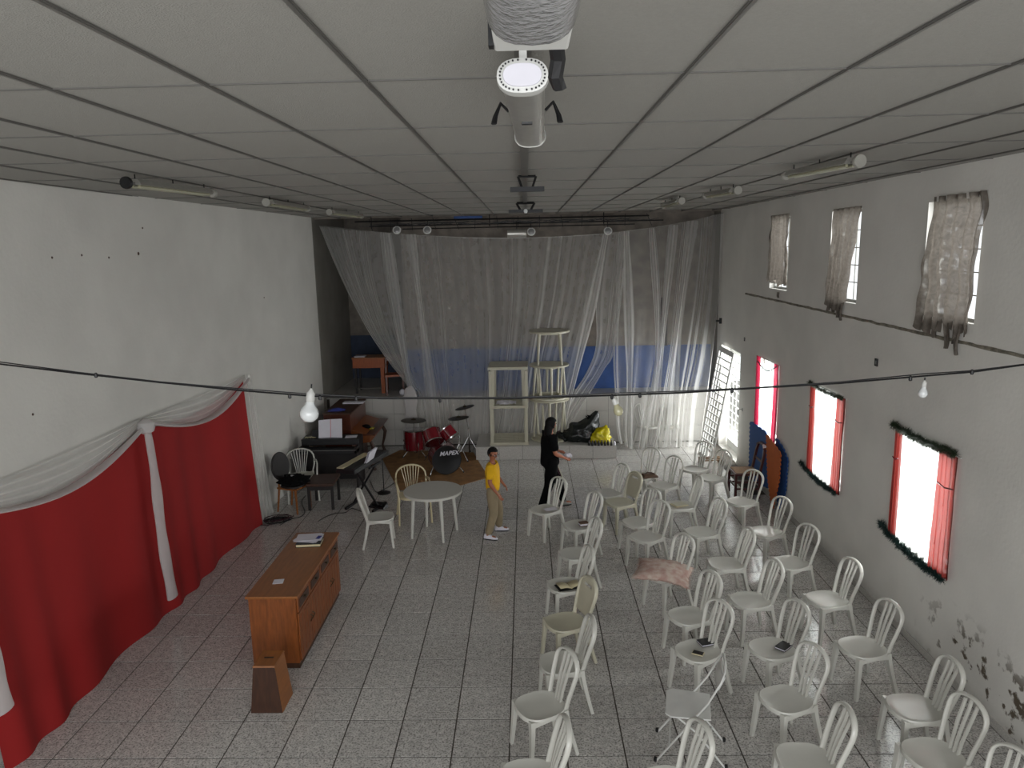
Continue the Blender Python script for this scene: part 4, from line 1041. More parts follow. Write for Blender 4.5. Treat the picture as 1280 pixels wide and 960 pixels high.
t = thing('wooden_bin', 'dark brown tapering wooden bin before the sideboard', 'bin', (-2.59, 6.57, 0))
b = [(-.155,-.15,0),(.155,-.15,0),(.155,.17,0),(-.155,.17,0)]; tp = [(-.10,-.14,.48),(.11,-.14,.48),(.11,.14,.48),(-.10,.14,.48)]
def quadp(a, b_, c, d, th, name, m):
    A, B_, C, D = map(Vector, (a, b_, c, d)); n = (B_-A).cross(D-A).normalized()*th
    MB().hexa([A, B_, C, D], [A+n, B_+n, C+n, D+n]).build(name, m, t)
quadp(b[0], b[1], tp[1], tp[0], -.014, 'side_panel', M['wood_dark']); quadp(b[1], b[2], tp[2], tp[1], -.014, 'side_panel', M['wood_top'])
quadp(b[2], b[3], tp[3], tp[2], -.014, 'side_panel', M['wood_dark']); quadp(b[3], b[0], tp[0], tp[3], -.014, 'side_panel', M['wood_dark'])
MB().box(-.145, .145, -.14, .16, .0, .012).build('bottom_panel', M['wood_dark'], t)
MB().hexa([(-.105,-.145,.48),(.115,-.145,.48),(.115,.145,.48),(-.105,.145,.48)], [(-.10,-.14,.495),(.11,-.14,.495),(.11,.14,.495),(-.10,.14,.495)]).build('lid', M['wood_top'], t)
MB().box(-.04, .05, .0, .02, .495, .498).build('lid_slot', M['black'], t)
# ================================================================== DRUMS
rp = [at(u, v, 2, 0) for u, v in ((478, 574), (498, 613), (530, 612), (575, 607), (611, 597), (600, 580), (592, 566), (500, 563))]
mb = MB(); n_ = len(rp); mb.add([(p.x, p.y, .001) for p in rp]+[(p.x, p.y, .012) for p in rp], [tuple(range(n_-1, -1, -1)), tuple(range(n_, 2*n_))]+[(k, (k+1) % n_, n_+(k+1) % n_, n_+k) for k in range(n_)])
tag(mb.build('rug', M['rug']), 'tan brown rug lying under the drum kit', 'rug')
RZ = 0.012
def drum_shell(name, parent, r, h, c, R, m, head_top, head_bot, lugs=6, rim=None):
    rim = rim or M['chrome']
    sh = MB().lathe([(r-.004, 0), (r, .002), (r, h-.002), (r-.004, h)], 32, c, R).build(name, m, parent, smooth=True)
    for z, hm in ((-.006, head_bot), (h, head_top)):
        MB().lathe([(r-.01, 0), (r-.012, .006)], 32, Vector(c)+R @ Vector((0, 0, z)), R).build('drumhead', hm, parent)
        MB().lathe([(r-.012, -.008), (r+.007, -.01), (r+.009, .012), (r-.008, .014), (r-.012, .012)], 32, Vector(c)+R @ Vector((0, 0, z+.003)), R).build('rim', rim, parent, smooth=True)
    for k in range(lugs):
        a = 2*PI*k/lugs+.3; d = Vector((math.cos(a)*(r+.008), math.sin(a)*(r+.008), 0))
        MB().tube(Vector(c)+R @ (d+Vector((0, 0, .0))), Vector(c)+R @ (d+Vector((0, 0, h))), .004, 6).build('tension_rod', M['chrome'], parent)
    return sh
bp = at(559, 594, 2, 0); az = math.radians(18)
t = thing('bass_drum', 'dark bass drum with black lettered head and two red toms mounted on top', 'drum', (bp.x, bp.y, RZ), az)
Rb = Matrix.Rotation(PI/2, 3, 'X')           # drum axis towards the viewer: local +z -> -y
drum_shell('shell', t, .285, .42, (0, .42, .30), Rb, M['red_lacquer'], M['drumblack'], M['drumwhite'], 8, M['blackmetal'])
for s_ in (-1, 1):
    MB().tube((s_*.24, .12, .16), (s_*.34, .02, .01), .010, 6).build('spur', M['chrome'], t)
    MB().lathe([(.014, 0), (.016, .015), (.011, .03)], 8, (s_*.34, .02, -.0)).build('rubber_foot', M['foot'], t)
MB().tube((0, .20, .57), (0, .20, .83), .014, 8).build('tom_post', M['chrome'], t)
MB().box(-.04, .04, .17, .23, .575, .61).build('mount_plate', M['chrome'], t)
MB().box(-.035, .035, .17, .23, .80, .87).build('mount_block', M['blackmetal'], t)
R1 = Matrix.Rotation(math.radians(-10), 3, 'Z') @ Matrix.Rotation(math.radians(-40), 3, 'X') @ Matrix.Rotation(math.radians(-14), 3, 'Y')
R2 = Matrix.Rotation(math.radians(8), 3, 'Z') @ Matrix.Rotation(math.radians(-34), 3, 'X') @ Matrix.Rotation(math.radians(-28), 3, 'Y')
for (c, r, h, R) in (((-.21, .08, .66), .18, .25, R1), ((.15, .10, .72), .155, .22, R2)):
    tm = drum_shell('tom', t, r, h, c, R, M['red_lacquer'], M['drumwhite'], M['drumhead'], 5)
    MB().tube(Vector((0, .2, .84)), Vector(c)+R @ Vector((0, 0, h/2)), .011, 6).build('tom_arm', M['chrome'], t)
# lettering on the black head
cu = bpy.data.curves.new('lettering', 'FONT'); cu.body = 'MAPEX'; cu.size = .115; cu.shear = .28; cu.extrude = .0015; cu.offset = .0035; cu.align_x = 'CENTER'; cu.space_character = 1.05
to = bpy.data.objects.new('lettering_tmp', cu); COL.objects.link(to); bpy.context.view_layer.update()
me = bpy.data.meshes.new_from_object(to.evaluated_get(bpy.context.evaluated_depsgraph_get())); bpy.data.objects.remove(to)
me.materials.clear(); me.materials.append(M['paper']); lo = bpy.data.objects.new('lettering', me); COL.objects.link(lo); lo.parent = t
lo.rotation_euler = (PI/2, 0, 0); lo.location = (.05, -.0145, .40)
fp = at(517, 573, 2, 0)
t = thing('floor_tom', 'tall dark red floor tom at the left of the drum kit', 'drum', (fp.x+.02, fp.y+.10, RZ))
drum_shell('shell', t, .215, .42, (0, 0, .17), Matrix.Identity(3), M['red_lacquer'], M['drumwhite'], M['drumhead'], 8)
for k in range(3):
    a = -PI/2+.5+2*PI*k/3; c, s_ = math.cos(a)*.235, math.sin(a)*.235
    MB().tube((c, s_, 0), (c, s_, .38), .008, 6).build('leg', M['chrome'], t); MB().box(c-.014, c+.014, s_-.014, s_+.014, .28, .34).build('leg_bracket', M['chrome'], t)
def cymbal_stand(label, foot, zc, r, tilt, tdir, m=M['brass'], spread=.28, off=(0, 0)):
    t = thing('cymbal_stand', label, 'cymbal', (foot[0], foot[1], 0.012 if foot[0] < -1.0 else 0), 0)
    MB().tube((0, 0, .06), (0, 0, zc*.55), .012, 8).build('pole', M['chrome'], t, smooth=True)
    MB().sweep([(0, 0, zc*.5), (off[0], off[1], zc-.0)], .008, 8).build('upper_rod', M['chrome'], t, smooth=True)
    MB().lathe([(.02, -.02), (.02, .02)], 10, (0, 0, zc*.55)).build('clamp', M['chrome'], t)
    for k in range(3):
        a = 2*PI*k/3-.5
        MB().tube((0, 0, zc*.40), (math.cos(a)*spread, math.sin(a)*spread, .015), .008, 6).build('leg', M['chrome'], t)
        MB().lathe([(.016, -.012), (.018, 0), (.012, .02)], 8, (math.cos(a)*spread, math.sin(a)*spread, .013)).build('rubber_foot', M['foot'], t)
    R = Matrix.Rotation(tdir, 3, 'Z') @ Matrix.Rotation(tilt, 3, 'Y')
    MB().lathe([(r, -.006), (r*.6, .006), (r*.22, .014), (r*.16, .034), (.01, .042), (.01, .03), (r*.15, .026), (r*.2, .008), (r*.6, .001), (r-.002, -.009)], 36, (off[0], off[1], zc), R).build('cymbal', m, t, smooth=True)
    MB().tube((off[0], off[1], zc), (off[0], off[1], zc+.07), .006, 6).build('wing_bolt', M['chrome'], t)
cs = at(586, 573, 2, 0)
cymbal_stand('tilted crash cymbal on a chrome tripod at the right of the drum kit', (cs.x, cs.y+.2), 1.06, .21, math.radians(-12), 0, off=(-.07, 0))
p = at(517, 526, 1, 15.35)
cymbal_stand('flat dark cymbal on a stand above the floor tom', (p.x, 15.35), p.z, .27, math.radians(2), 0)
p = at(573, 523, 1, 14.95)
cymbal_stand('dark cymbal behind the right red tom', (p.x, 14.95), p.z, .22, math.radians(-5), 0, spread=.2)
p = at(546, 560, 1, 14.95)
t = thing('snare_drum', 'snare drum hidden behind the bass drum and toms', 'drum', (-2.02, 14.98, RZ))
drum_shell('shell', t, .17, .14, (0, 0, .50), Matrix.Identity(3), M['chrome'], M['drumwhite'], M['drumwhite'], 6)
for k in range(3):
    a = 2*PI*k/3; MB().tube((math.cos(a)*.16, math.sin(a)*.16, .49), (math.cos(a+PI)*.2, math.sin(a+PI)*.2, .0), .009, 6).build('leg', M['chrome'], t)
# ================================================================== PIANOS AND KEYBOARD
px0, px1, py = at(376, 560, 1, 13.45).x, at(448, 556, 1, 13.45).x, 13.45
t = thing('digital_piano', 'black-brown digital piano with open hymn sheets against the left wall', 'piano', ((px0+px1)/2, py, 0))
w = (px1-px0)/2
MB().box(-w, w, .05, .42, .78, .90).build('upper_case', M['black'], t, bevel=.008)
MB().box(-w, w, -.16, .05, .66, .74).build('key_bed', M['black'], t, bevel=.006)
for s_ in (-1, 1): MB().box(s_*w-(.04 if s_ > 0 else 0), s_*w+(0 if s_ > 0 else .04), -.16, .40, 0, .78).build('side_panel', M['espresso'], t)
MB().box(-w+.04, w-.04, .20, .22, .06, .66).build('front_panel', M['espresso'], t)
MB().box(-w+.04, w-.04, -.15, .04, .74, .752).build('white_keys', M['black'], t)
MB().box(-w+.02, w-.02, -.162, -.158, .725, .735).build('key_slip', M['steel'], t)
t = thing('open_songbook', 'open white songbook standing upright on the digital piano', 'book', (at(413, 540, 1, 13.62).x, 13.62, .90), 0)
for s_ in (-1, 1):
    q = MB().hexa([(0, 0, 0), (s_*.225, -.03, 0), (s_*.225, -.02, 0), (0, .01, 0)] if s_ > 0 else [(-.225, -.03, 0), (0, 0, 0), (0, .01, 0), (-.225, -.02, 0)],
                  [(0, .07, .34), (s_*.225, .04, .34+.012*s_), (s_*.225, .05, .34+.012*s_), (0, .08, .34)] if s_ > 0 else [(-.225, .04, .33), (0, .07, .34), (0, .08, .34), (-.225, .05, .33)])
    q.build('page', M['paper'], t)
MB().sweep([(0, -.004, 0), (0, .066, .34)], .005, 4).build('page_gutter', M['pink'], t)
MB().box(-.36, -.24, .02, .05, 0, .14).build('bookend', M['black'], t)
p = at(441, 545, 2, .90); t = thing('sheet_music', 'flat white sheet on the right end of the digital piano', 'paper', (p.x-.02, 13.66, .90), .1); MB().box(-.11, .11, -.09, .09, 0, .004).build('sheet', M['paper'], t)
p = at(388, 547, 2, .90); t = thing('paper_scrap', 'crumpled cream paper at the left end of the digital piano', 'paper', (p.x, 13.62, .90), .3)
mb = MB(); mb.grid(lambda a, b: ((a-.5)*.2, (b-.5)*.12, .004+.03*abs(mnoise.noise((a*4, b*4, 9)))), 8, 6); mb.build('sheet', M['beige_plastic'], t, smooth='sheet')
# upright piano seen from its end
uy = 14.35
t = thing('upright_piano', 'reddish brown upright piano with curved legs in front of the stage', 'piano', (-3.75, uy, 0))
MB().box(-.36, .18, 0, 1.40, .0, 1.18).build('case', M['piano_brown'], t, bevel=.008)
MB().box(-.38, .20, -.02, 1.42, 1.18, 1.21).build('lid', M['wood_dark'], t, bevel=.005)
MB().hexa([(.18,0,.56),(.56,0,.60),(.56,1.40,.60),(.18,1.40,.56)], [(.18,0,.86),(.56,0,.74),(.56,1.40,.74),(.18,1.40,.86)]).build('key_shelf', M['wood'], t, bevel=.006)
MB().box(.18, .66, -.02, 1.42, .74, .765).build('fallboard', M['piano_brown'], t)
for y in (.05, 1.33):
    MB().sweep([(.55, y, .60), (.60, y, .50), (.57, y, .35), (.53, y, .2), (.56, y, .08), (.62, y, 0)], [(.035, .04), (.04, .045), (.03, .03), (.024, .025), (.03, .03), (.035, .03)], 10, up=(0, 1, 0)).build('leg', M['wood_dark'], t, smooth=True)
t = thing('blue_cloth', 'folded bright blue cloth lying on the upright piano', 'cloth', (-3.90, uy+.25, 1.21), .1)
mb = MB(); mb.grid(lambda a, b: ((a-.5)*.34, (b-.5)*.22, .006+.05*math.sin(a*PI)*math.sin(b*PI)+.01*mnoise.noise((a*6, b*6, 1))), 14, 10); mb.build('cloth', M['blue_ink'], t, smooth='sheet')
t = thing('paper_strip', 'long white paper strip lying at the back of the upright piano', 'paper', (-3.72, uy+1.0, 1.21), 0); MB().box(-.22, .22, -.10, .10, 0, .02).build('sheet', M['paper'], t)
t = thing('cap', 'dark cap lying on the keyboard shelf of the upright piano', 'cap', (-3.38, uy+.5, .765), 0)
MB().lathe([(.10, 0), (.10, .03), (.07, .07), (.02, .085)], 16).build('crown', M['black_cloth'], t, smooth=True); MB().box(.06, .17, -.07, .07, .0, .012).build('visor', M['yellow_bag'], t, bevel=.004)
# bench before the digital piano
bp_ = at(404, 600, 2, .46)
t = thing('piano_bench', 'dark brown piano bench before the digital piano', 'bench', (-3.62, 12.36, 0), .05)
MB().box(-.24, .24, -.30, .30, .43, .48).build('seat', M['wood_dark'], t, bevel=.012)
for sx in (-1, 1):
    for sy in (-1, 1): MB().box(sx*.20-.022, sx*.20+.022, sy*.26-.022, sy*.26+.022, 0, .43).build('leg', M['espresso'], t)
for y in (-.28, .26): MB().box(-.2, .2, y, y+.02, .36, .43).build('apron', M['espresso'], t)
# round-backed chair
t = thing('round_back_chair', 'dark oval-backed wooden chair facing right by the left wall', 'chair', (-4.06, 12.12, 0), math.radians(-112))
MB().box(-.21, .21, -.20, .20, .42, .45).build('seat_frame', M['wood_top'], t, bevel=.006)
seat_mb(.21, .20, .475, .03).build('seat_pad', M['espresso'], t, smooth=True)
for sx in (-1, 1):
    MB().sweep([(sx*.18, .17, .42), (sx*.18, .18, 0)], [.022, .014], 8).build('leg', M['wood_top'], t, smooth=True)
    MB().sweep([(sx*.16, -.19, .55), (sx*.17, -.18, .42), (sx*.18, -.24, 0)], [.016, .02, .014], 8).build('leg', M['wood_top'], t, smooth=True)
Rk = Matrix.Rotation(math.radians(80), 3, 'X')
mb = MB(); n = 28
vs = [(.21*math.cos(2*PI*k/n), -.215-.02, .76+.235*math.sin(2*PI*k/n)) for k in range(n)]; vs = [(x, y-(z-.5)*.14, z) for x, y, z in vs]
MB().sweep(vs, .014, 8, closed=True, up=(0, 1, 0)).build('back_frame', M['espresso'], t, smooth=True)
mb.add([(x*.97, y-.012, z) for x, y, z in vs]+[(x*.97, y+.02, z) for x, y, z in vs], [tuple(range(n)), tuple(range(2*n-1, n-1, -1))]+[(k, (k+1) % n, n+(k+1) % n, n+k) for k in range(n)]); mb.build('back_pad', M['espresso'], t)
t = thing('dark_garment', 'rumpled black and white garment on the oval-backed chair seat', 'clothes', (-4.04, 12.10, .50), .3)
blob('garment', M['black_cloth'], t, (0, 0, .055), .23, .17, .085, .5, 11)
MB().box(-.12, .02, -.05, .03, .12, .135).build('white_label', M['paper'], t, bevel=.004)
# keyboard on an X stand
ka = at(420, 590, 2, .80); kb = at(470, 558, 2, .86)
kc = (ka+kb)/2; ang_ = math.atan2(kb.y-ka.y, kb.x-ka.x)
t = thing('electronic_keyboard', 'black electronic keyboard set diagonally on an X stand', 'keyboard', (kc.x+.14, kc.y-.14, 0), ang_)
MB().box(-.62, .62, -.18, .17, .78, .86).build('case', M['black'], t, bevel=.012)
mb = MB()
for k in range(36): mb.box(-.60+k*.0255, -.60+k*.0255+.0235, .04, .165, .86, .872)
tag(mb.build('white_keys', M['beige_plastic'], t), kind='stuff')
MB().box(-.60, .60, -.15, .02, .86, .868).build('control_panel', M['espresso'], t)
t2 = thing('keyboard_stand', 'black folding X stand holding the diagonal keyboard', 'stand', (kc.x+.14, kc.y-.14, 0), ang_)
for s_ in (-1, 1):
    MB().sweep([(.0+s_*.03, -s_*.22, .775), (s_*.03, s_*.26, .03)], (.014, .014), rect=True, up=(1, 0, 0)).build('stand_arm', M['blackmetal'], t2)
    MB().box(-.24, .24, s_*.26-.02, s_*.26+.02, 0, .035).build('foot_bar', M['blackmetal'], t2)
    MB().box(-.2, .2, -s_*.22-.018, -s_*.22+.018, .755, .78).build('support_bar', M['blackmetal'], t2)
MB().lathe([(.03, -.03), (.03, .03)], 12, (0, .02, .40), Matrix.Rotation(PI/2, 3, 'Y')).build('pivot_knob', M['blackmetal'], t2)
pp_ = at(460, 568, 2, .97); t = thing('music_booklet', 'white printed booklet standing on the far end of the keyboard', 'book', (pp_.x+.02, pp_.y-.05, .872), ang_+.1)
for s_ in (0, 1): MB().hexa([(-.17, -.02+.03*s_, 0), (.17, -.02+.03*s_, 0), (.17, -.016+.03*s_, 0), (-.17, -.016+.03*s_, 0)], [(-.17, -.10+.03*s_, .20), (.17, -.10+.03*s_, .20), (.17, -.096+.03*s_, .20), (-.17, -.096+.03*s_, .20)]).build('page', M['paper'], t)
p = at(473, 634, 2, 0); t = thing('foot_pedal', 'black foot pedal box on the floor right of the keyboard stand', 'pedal', (p.x, p.y, 0), -.4)
MB().hexa([(-.16,-.08,0),(.16,-.08,0),(.16,.08,0),(-.16,.08,0)], [(-.15,-.07,.03),(.15,-.07,.03),(.15,.07,.08),(-.15,.07,.08)]).build('body', M['black'], t, bevel=.006)
MB().box(-.10, .10, -.05, .05, .055, .07).build('treadle', M['blackmetal'], t)
# microphone stand beside the keyboard
p = at(474, 622, 2, 0); t = thing('microphone_stand', 'thin black stand behind the keyboard with a round base', 'stand', (p.x+.04, p.y+.25, 0))
MB().lathe([(.12, 0), (.12, .012), (.02, .025)], 20).build('base', M['blackmetal'], t); MB().tube((0, 0, .02), (0, 0, .75), .009, 8).build('pole', M['blackmetal'], t)
# cables heaped on the floor
def cable_heap(label, c, r, n, seed, m):
    rnd = random.Random(seed); t = thing('cable_heap', label, 'cables', (c[0], c[1], 0))
    for k in range(n):
        pts = []; a0 = rnd.uniform(0, 6); rr = r*rnd.uniform(.4, 1); ox_, oy_ = rnd.uniform(-.3, .3)*r, rnd.uniform(-.3, .3)*r
        for q in range(26):
            a = a0+q*.42; pts.append((ox_+rr*(1+.2*math.sin(a*1.7))*math.cos(a), oy_+rr*.75*math.sin(a*1.05), .008+.006*k+.008*math.sin(q)**2))
        MB().sweep(pts, .006, 5).build('cable', m if k % 3 else M['maroon'], t)
p = at(346, 651, 2, 0); cable_heap('tangled heap of black and maroon cables on the floor by the left wall', (p.x, p.y), .24, 7, 2, M['black'])
def floor_cable(label, px, m=M['black'], r=.006):
    P = [tuple(at(u, v, 2, 0)) for u, v in px]; pts = [catmull(P, k/30) for k in range(31)]
    tag(MB().sweep([(x, y, r) for x, y, z in pts], r, 6).build('floor_cable', m), label, 'cable')
floor_cable('black cable on the floor from the heap past the oval-backed chair', ((350, 657), (362, 650), (376, 646), (381, 640), (377, 628), (382, 620)))
floor_cable('thin black cable on the floor before the keyboard stand', ((398, 652), (408, 646), (420, 642), (432, 641), (440, 636), (452, 640)))
floor_cable('thin black cable curving from the keyboard towards the drums', ((462, 600), (470, 615), (480, 612), (490, 606), (500, 598)))
# ================================================================== ON THE STAGE, LEFT
t = thing('school_desk', 'orange-brown wooden desk standing on the stage at the left', 'desk', (-3.62, 17.0, STZ))
MB().box(-.42, .32, -.25, .25, .60, .82).build('body', M['desk_orange'], t, bevel=.006)
MB().box(-.44, .34, -.27, .27, .82, .845).build('top', M['wood_top'], t)
for (x, y) in ((-.36, -.22), (-.36, .22)): MB().box(x-.02, x+.02, y-.02, y+.02, 0, .60).build('leg', M['espresso'], t)
MB().box(.22, .30, -.24, -.16, 0, .60).box(.22, .30, .16, .24, 0, .60).build('post', M['desk_orange'], t)
MB().tube((-.34, -.22, .12), (.24, -.22, .12), .012, 6).build('footrail', M['steel'], t)
t = thing('paper_stack', 'white papers on the desk of the stage', 'papers', (-3.9, 16.95, STZ+.845)); MB().box(-.11, .13, -.12, .1, 0, .02).build('sheet', M['paper'], t)
t = thing('wooden_chair', 'dark orange wooden chair beside the desk on the stage', 'chair', (-3.08, 16.75, STZ), .2)
MB().box(-.22, .22, -.2, .2, .42, .46).build('seat', M['desk_orange'], t)
for sx in (-1, 1):
    for sy in (-1, 1): MB().box(sx*.19-.02, sx*.19+.02, sy*.17-.02, sy*.17+.02, 0, .42 if sy < 0 else .9).build('leg', M['piano_brown'], t)
MB().box(-.19, .19, .16, .19, .74, .88).build('backrest', M['piano_brown'], t)
t = thing('white_ball', 'small white round object on the stage edge by the tied veil', 'ball', (at(503, 491, 1, 16.5).x, 16.5, STZ))
MB().lathe([(.02, 0), (.06, .03), (.07, .075), (.055, .12), (.015, .145)], 16).build('body', M['paper'], t, smooth=True)
# ================================================================== RIGHT: LEANING GATE, BOARDS, RED CHAIR
q00 = at(889, 578, 2, 0.0); q10 = at(874, 567, 2, 0.0); q01 = at(917, 442, 0, 4.16); q11 = at(900, 433, 0, 4.10)
t = thing('metal_gate', 'grey metal grille gate leaf leaning beside the bright doorway', 'gate', (q00.x, q00.y, 0))
def gp_(a, b): return (q00.lerp(q10, a)).lerp(q01.lerp(q11, a), b)-Vector((q00.x, q00.y, 0))
nrm = (q10-q00).cross(q01-q00).normalized()
def member(a0, b0, a1, b1, w_, nm):
    MB().sweep([gp_(a0, b0), gp_(a1, b1)], (w_, .012), rect=True, up=nrm).build(nm, M['whitemetal'], t)
for a in (0, 1): member(a, 0, a, 1, .028, 'gate_frame')
member(0, .01, 1, .01, .03, 'gate_frame'); member(0, .985, 1, .985, .05, 'gate_frame')
for k in range(1, 5): member(k/5, .01, k/5, .97, .008, 'gate_bar')
for k in range(1, 15): member(0, .03+.94*k/15, 1, .03+.94*k/15, .012, 'gate_bar')
def board(label, px, X, m, th=.014):
    P = [at(u, v, 0, X) for u, v in px]; zmin = min(p.z for p in P)
    n = len(P); mb = MB(); mb.add([(p.x, p.y, max(p.z, 0.002)) for p in P]+[(p.x+th, p.y, max(p.z, 0.002)) for p in P], [tuple(range(n)), tuple(range(2*n-1, n-1, -1))]+[(k, (k+1) % n, n+(k+1) % n, n+k) for k in range(n)])
    return tag(mb.build('foam_board', M[m]), label, 'board', None)
def scal(px, amp=1.2, n=5):
    out = []
    for (a, b) in zip(px, px[1:]+px[:1]):
        L2 = math.hypot(b[0]-a[0], b[1]-a[1]); k = max(1, int(L2/5))
        for q in range(k*4):
            s_ = q/(k*4); w_ = amp*abs(math.sin(s_*k*PI)); nx, ny = (b[1]-a[1])/L2, -(b[0]-a[0])/L2
            out.append((a[0]+(b[0]-a[0])*s_+nx*w_, a[1]+(b[1]-a[1])*s_+ny*w_))
    return out
board('blue scalloped foam board behind the red wooden chair', scal([(938, 527), (957, 540), (961, 610), (936, 600)]), 4.13, 'blue_board')
board('orange scalloped foam board standing against the right wall', scal([(958, 543), (975, 567), (973, 600), (965, 637), (960, 600)]), 4.06, 'orange')
board('blue foam board at the back, right of the orange one', scal([(970, 548), (978, 560), (984, 575), (981, 615), (972, 638)]), 4.165, 'blue_board')
t = thing('red_wooden_chair', 'dark red wooden chair with tan seat facing the hall by the far window', 'chair', (3.80, 12.60, 0), math.radians(90))
MB().box(-.23, .23, -.21, .23, .42, .45).build('seat_frame', M['redwood'], t)
MB().box(-.19, .19, -.18, .20, .445, .458).build('cane_seat', M['cane'], t)
for sx in (-1, 1):
    MB().box(sx*.21-.02, sx*.21+.02, .19, .23, 0, .42).build('leg', M['redwood'], t)
    MB().sweep([(sx*.21, -.20, 0), (sx*.21, -.20, .45), (sx*.21, -.26, .78), (sx*.17, -.28, .90)], (.02, .02), rect=True, up=(0, 1, 0)).build('leg', M['redwood'], t)
    MB().box(sx*.21-.012, sx*.21+.012, -.2, .2, .16, .19).build('stretcher', M['redwood'], t); MB().box(sx*.21-.012, sx*.21+.012, -.2, .2, .28, .31).build('stretcher', M['redwood'], t)
MB().box(-.2, .2, .2, .22, .20, .23).build('stretcher', M['redwood'], t)
MB().sweep([(-.19, -.275, .88), (-.1, -.29, .93), (.1, -.29, .93), (.19, -.275, .88)], (.03, .012), rect=True, up=(0, 0, 1)).build('top_rail', M['redwood'], t)
MB().box(-.20, .20, -.25, -.235, .62, .66).build('back_rail', M['redwood'], t)
p = at(886, 577, 2, 0); t = thing('wooden_rack', 'low tan wooden rack on the floor under the leaning gate', 'rack', (p.x, p.y-.15, 0), .1)
for k in range(3): MB().box(-.22, .22, -.14+k*.12, -.12+k*.12, .10, .12).build('slat', M['cane'], t)
for s_ in (-1, 1): MB().box(s_*.2-.012, s_*.2+.012, -.15, .13, .0, .10).build('side_rail', M['cane'], t)
p = at(1166-0, 0, 0, 1) if False else None
wlf = bpy.data.objects['wall_left']
for k, (u, v) in enumerate(((65, 322), (102, 319), (136, 322), (173, 317), (178, 285), (41, 518), (330, 372))):
    r_ = ray(u, v); y = 7.0
    for _ in range(12): tt = (xl(y)-CAM.x)/r_.x; y = CAM.y+r_.y*tt
    z = CAM.z+r_.z*tt
    MB().lathe([(.022 if k == 3 else .014, 0), (.016 if k == 3 else .010, .006)], 7, (xl(y), y, z), Matrix.Rotation(PI/2, 3, 'Y')).build('nail_hole', M['wood_dark'], wlf)
# ================================================================== PEOPLE
def skin(name, chains, m, parent=None, level=2, root=None):
    """chains: lists of (point, radius); points shared between chains are merged into one skeleton"""
    V = []; R_ = []; E_ = []; idx = {}; roots = set()
    for ch in chains:
        prev = None
        for p, r in ch:
            k = tuple(round(c, 4) for c in p)
            if k not in idx and prev is None: roots.add(len(V))
            if k not in idx: idx[k] = len(V); V.append(k); R_.append(r if isinstance(r, tuple) else (r, r))
            if prev is not None and prev != idx[k]: E_.append((prev, idx[k]))
            prev = idx[k]
    me = bpy.data.meshes.new(name+'_skel'); me.from_pydata(V, E_, [])
    o = bpy.data.objects.new(name+'_skel', me); COL.objects.link(o)
    sm = o.modifiers.new('skin', 'SKIN'); sm.use_smooth_shade = True
    ly = me.skin_vertices[0].data if me.skin_vertices else None
    if ly is None:
        bm = bmesh.new(); bm.from_mesh(me); bm.verts.layers.skin.verify(); bm.to_mesh(me); bm.free(); ly = me.skin_vertices[0].data
    for i, r in enumerate(R_): ly[i].radius = r; ly[i].use_root = (i in roots)
    sb = o.modifiers.new('sub', 'SUBSURF'); sb.levels = level; sb.render_levels = level
    bpy.context.view_layer.update()
    res = bpy.data.meshes.new_from_object(o.evaluated_get(bpy.context.evaluated_depsgraph_get()))
    bpy.data.objects.remove(o)
    res.materials.clear(); res.materials.append(m)
    for p in res.polygons: p.use_smooth = True; p.material_index = 0
    ob = bpy.data.objects.new(name, res); COL.objects.link(ob)
    if parent: ob.parent = parent
    return ob
def V3(*a): return Vector(a)
def hand_chains(wrist, d, side, s=1.):
    """fingers leave the palm along d; side is the thumb direction"""
    d = d.normalized(); side = (side-d*side.dot(d)).normalized(); nn = d.cross(side)
    palm = wrist+d*.055*s; out = [[(wrist, .022*s), (palm, (.036*s, .016*s))]]
    for k, ln in enumerate((.068, .078, .072, .055)):
        b = palm+side*(.026-.0175*k)*s+d*.02*s; c = b+d*ln*.5*s+nn*.008*s; e = b+d*ln*.92*s+nn*.03*s
        out.append([(palm, (.036*s, .016*s)), (b, .0095*s), (c, .0085*s), (e, .007*s)])
    tb = wrist+d*.028*s+side*.03*s; out.append([(wrist+d*.02*s, .024*s), (tb, .012*s), (tb+d*.03*s+side*.016*s, .0095*s), (tb+d*.055*s+side*.014*s, .008*s)])
    out[0] = [(wrist, .022*s), (wrist+d*.02*s, .024*s), (palm, (.036*s, .016*s))]
    return out
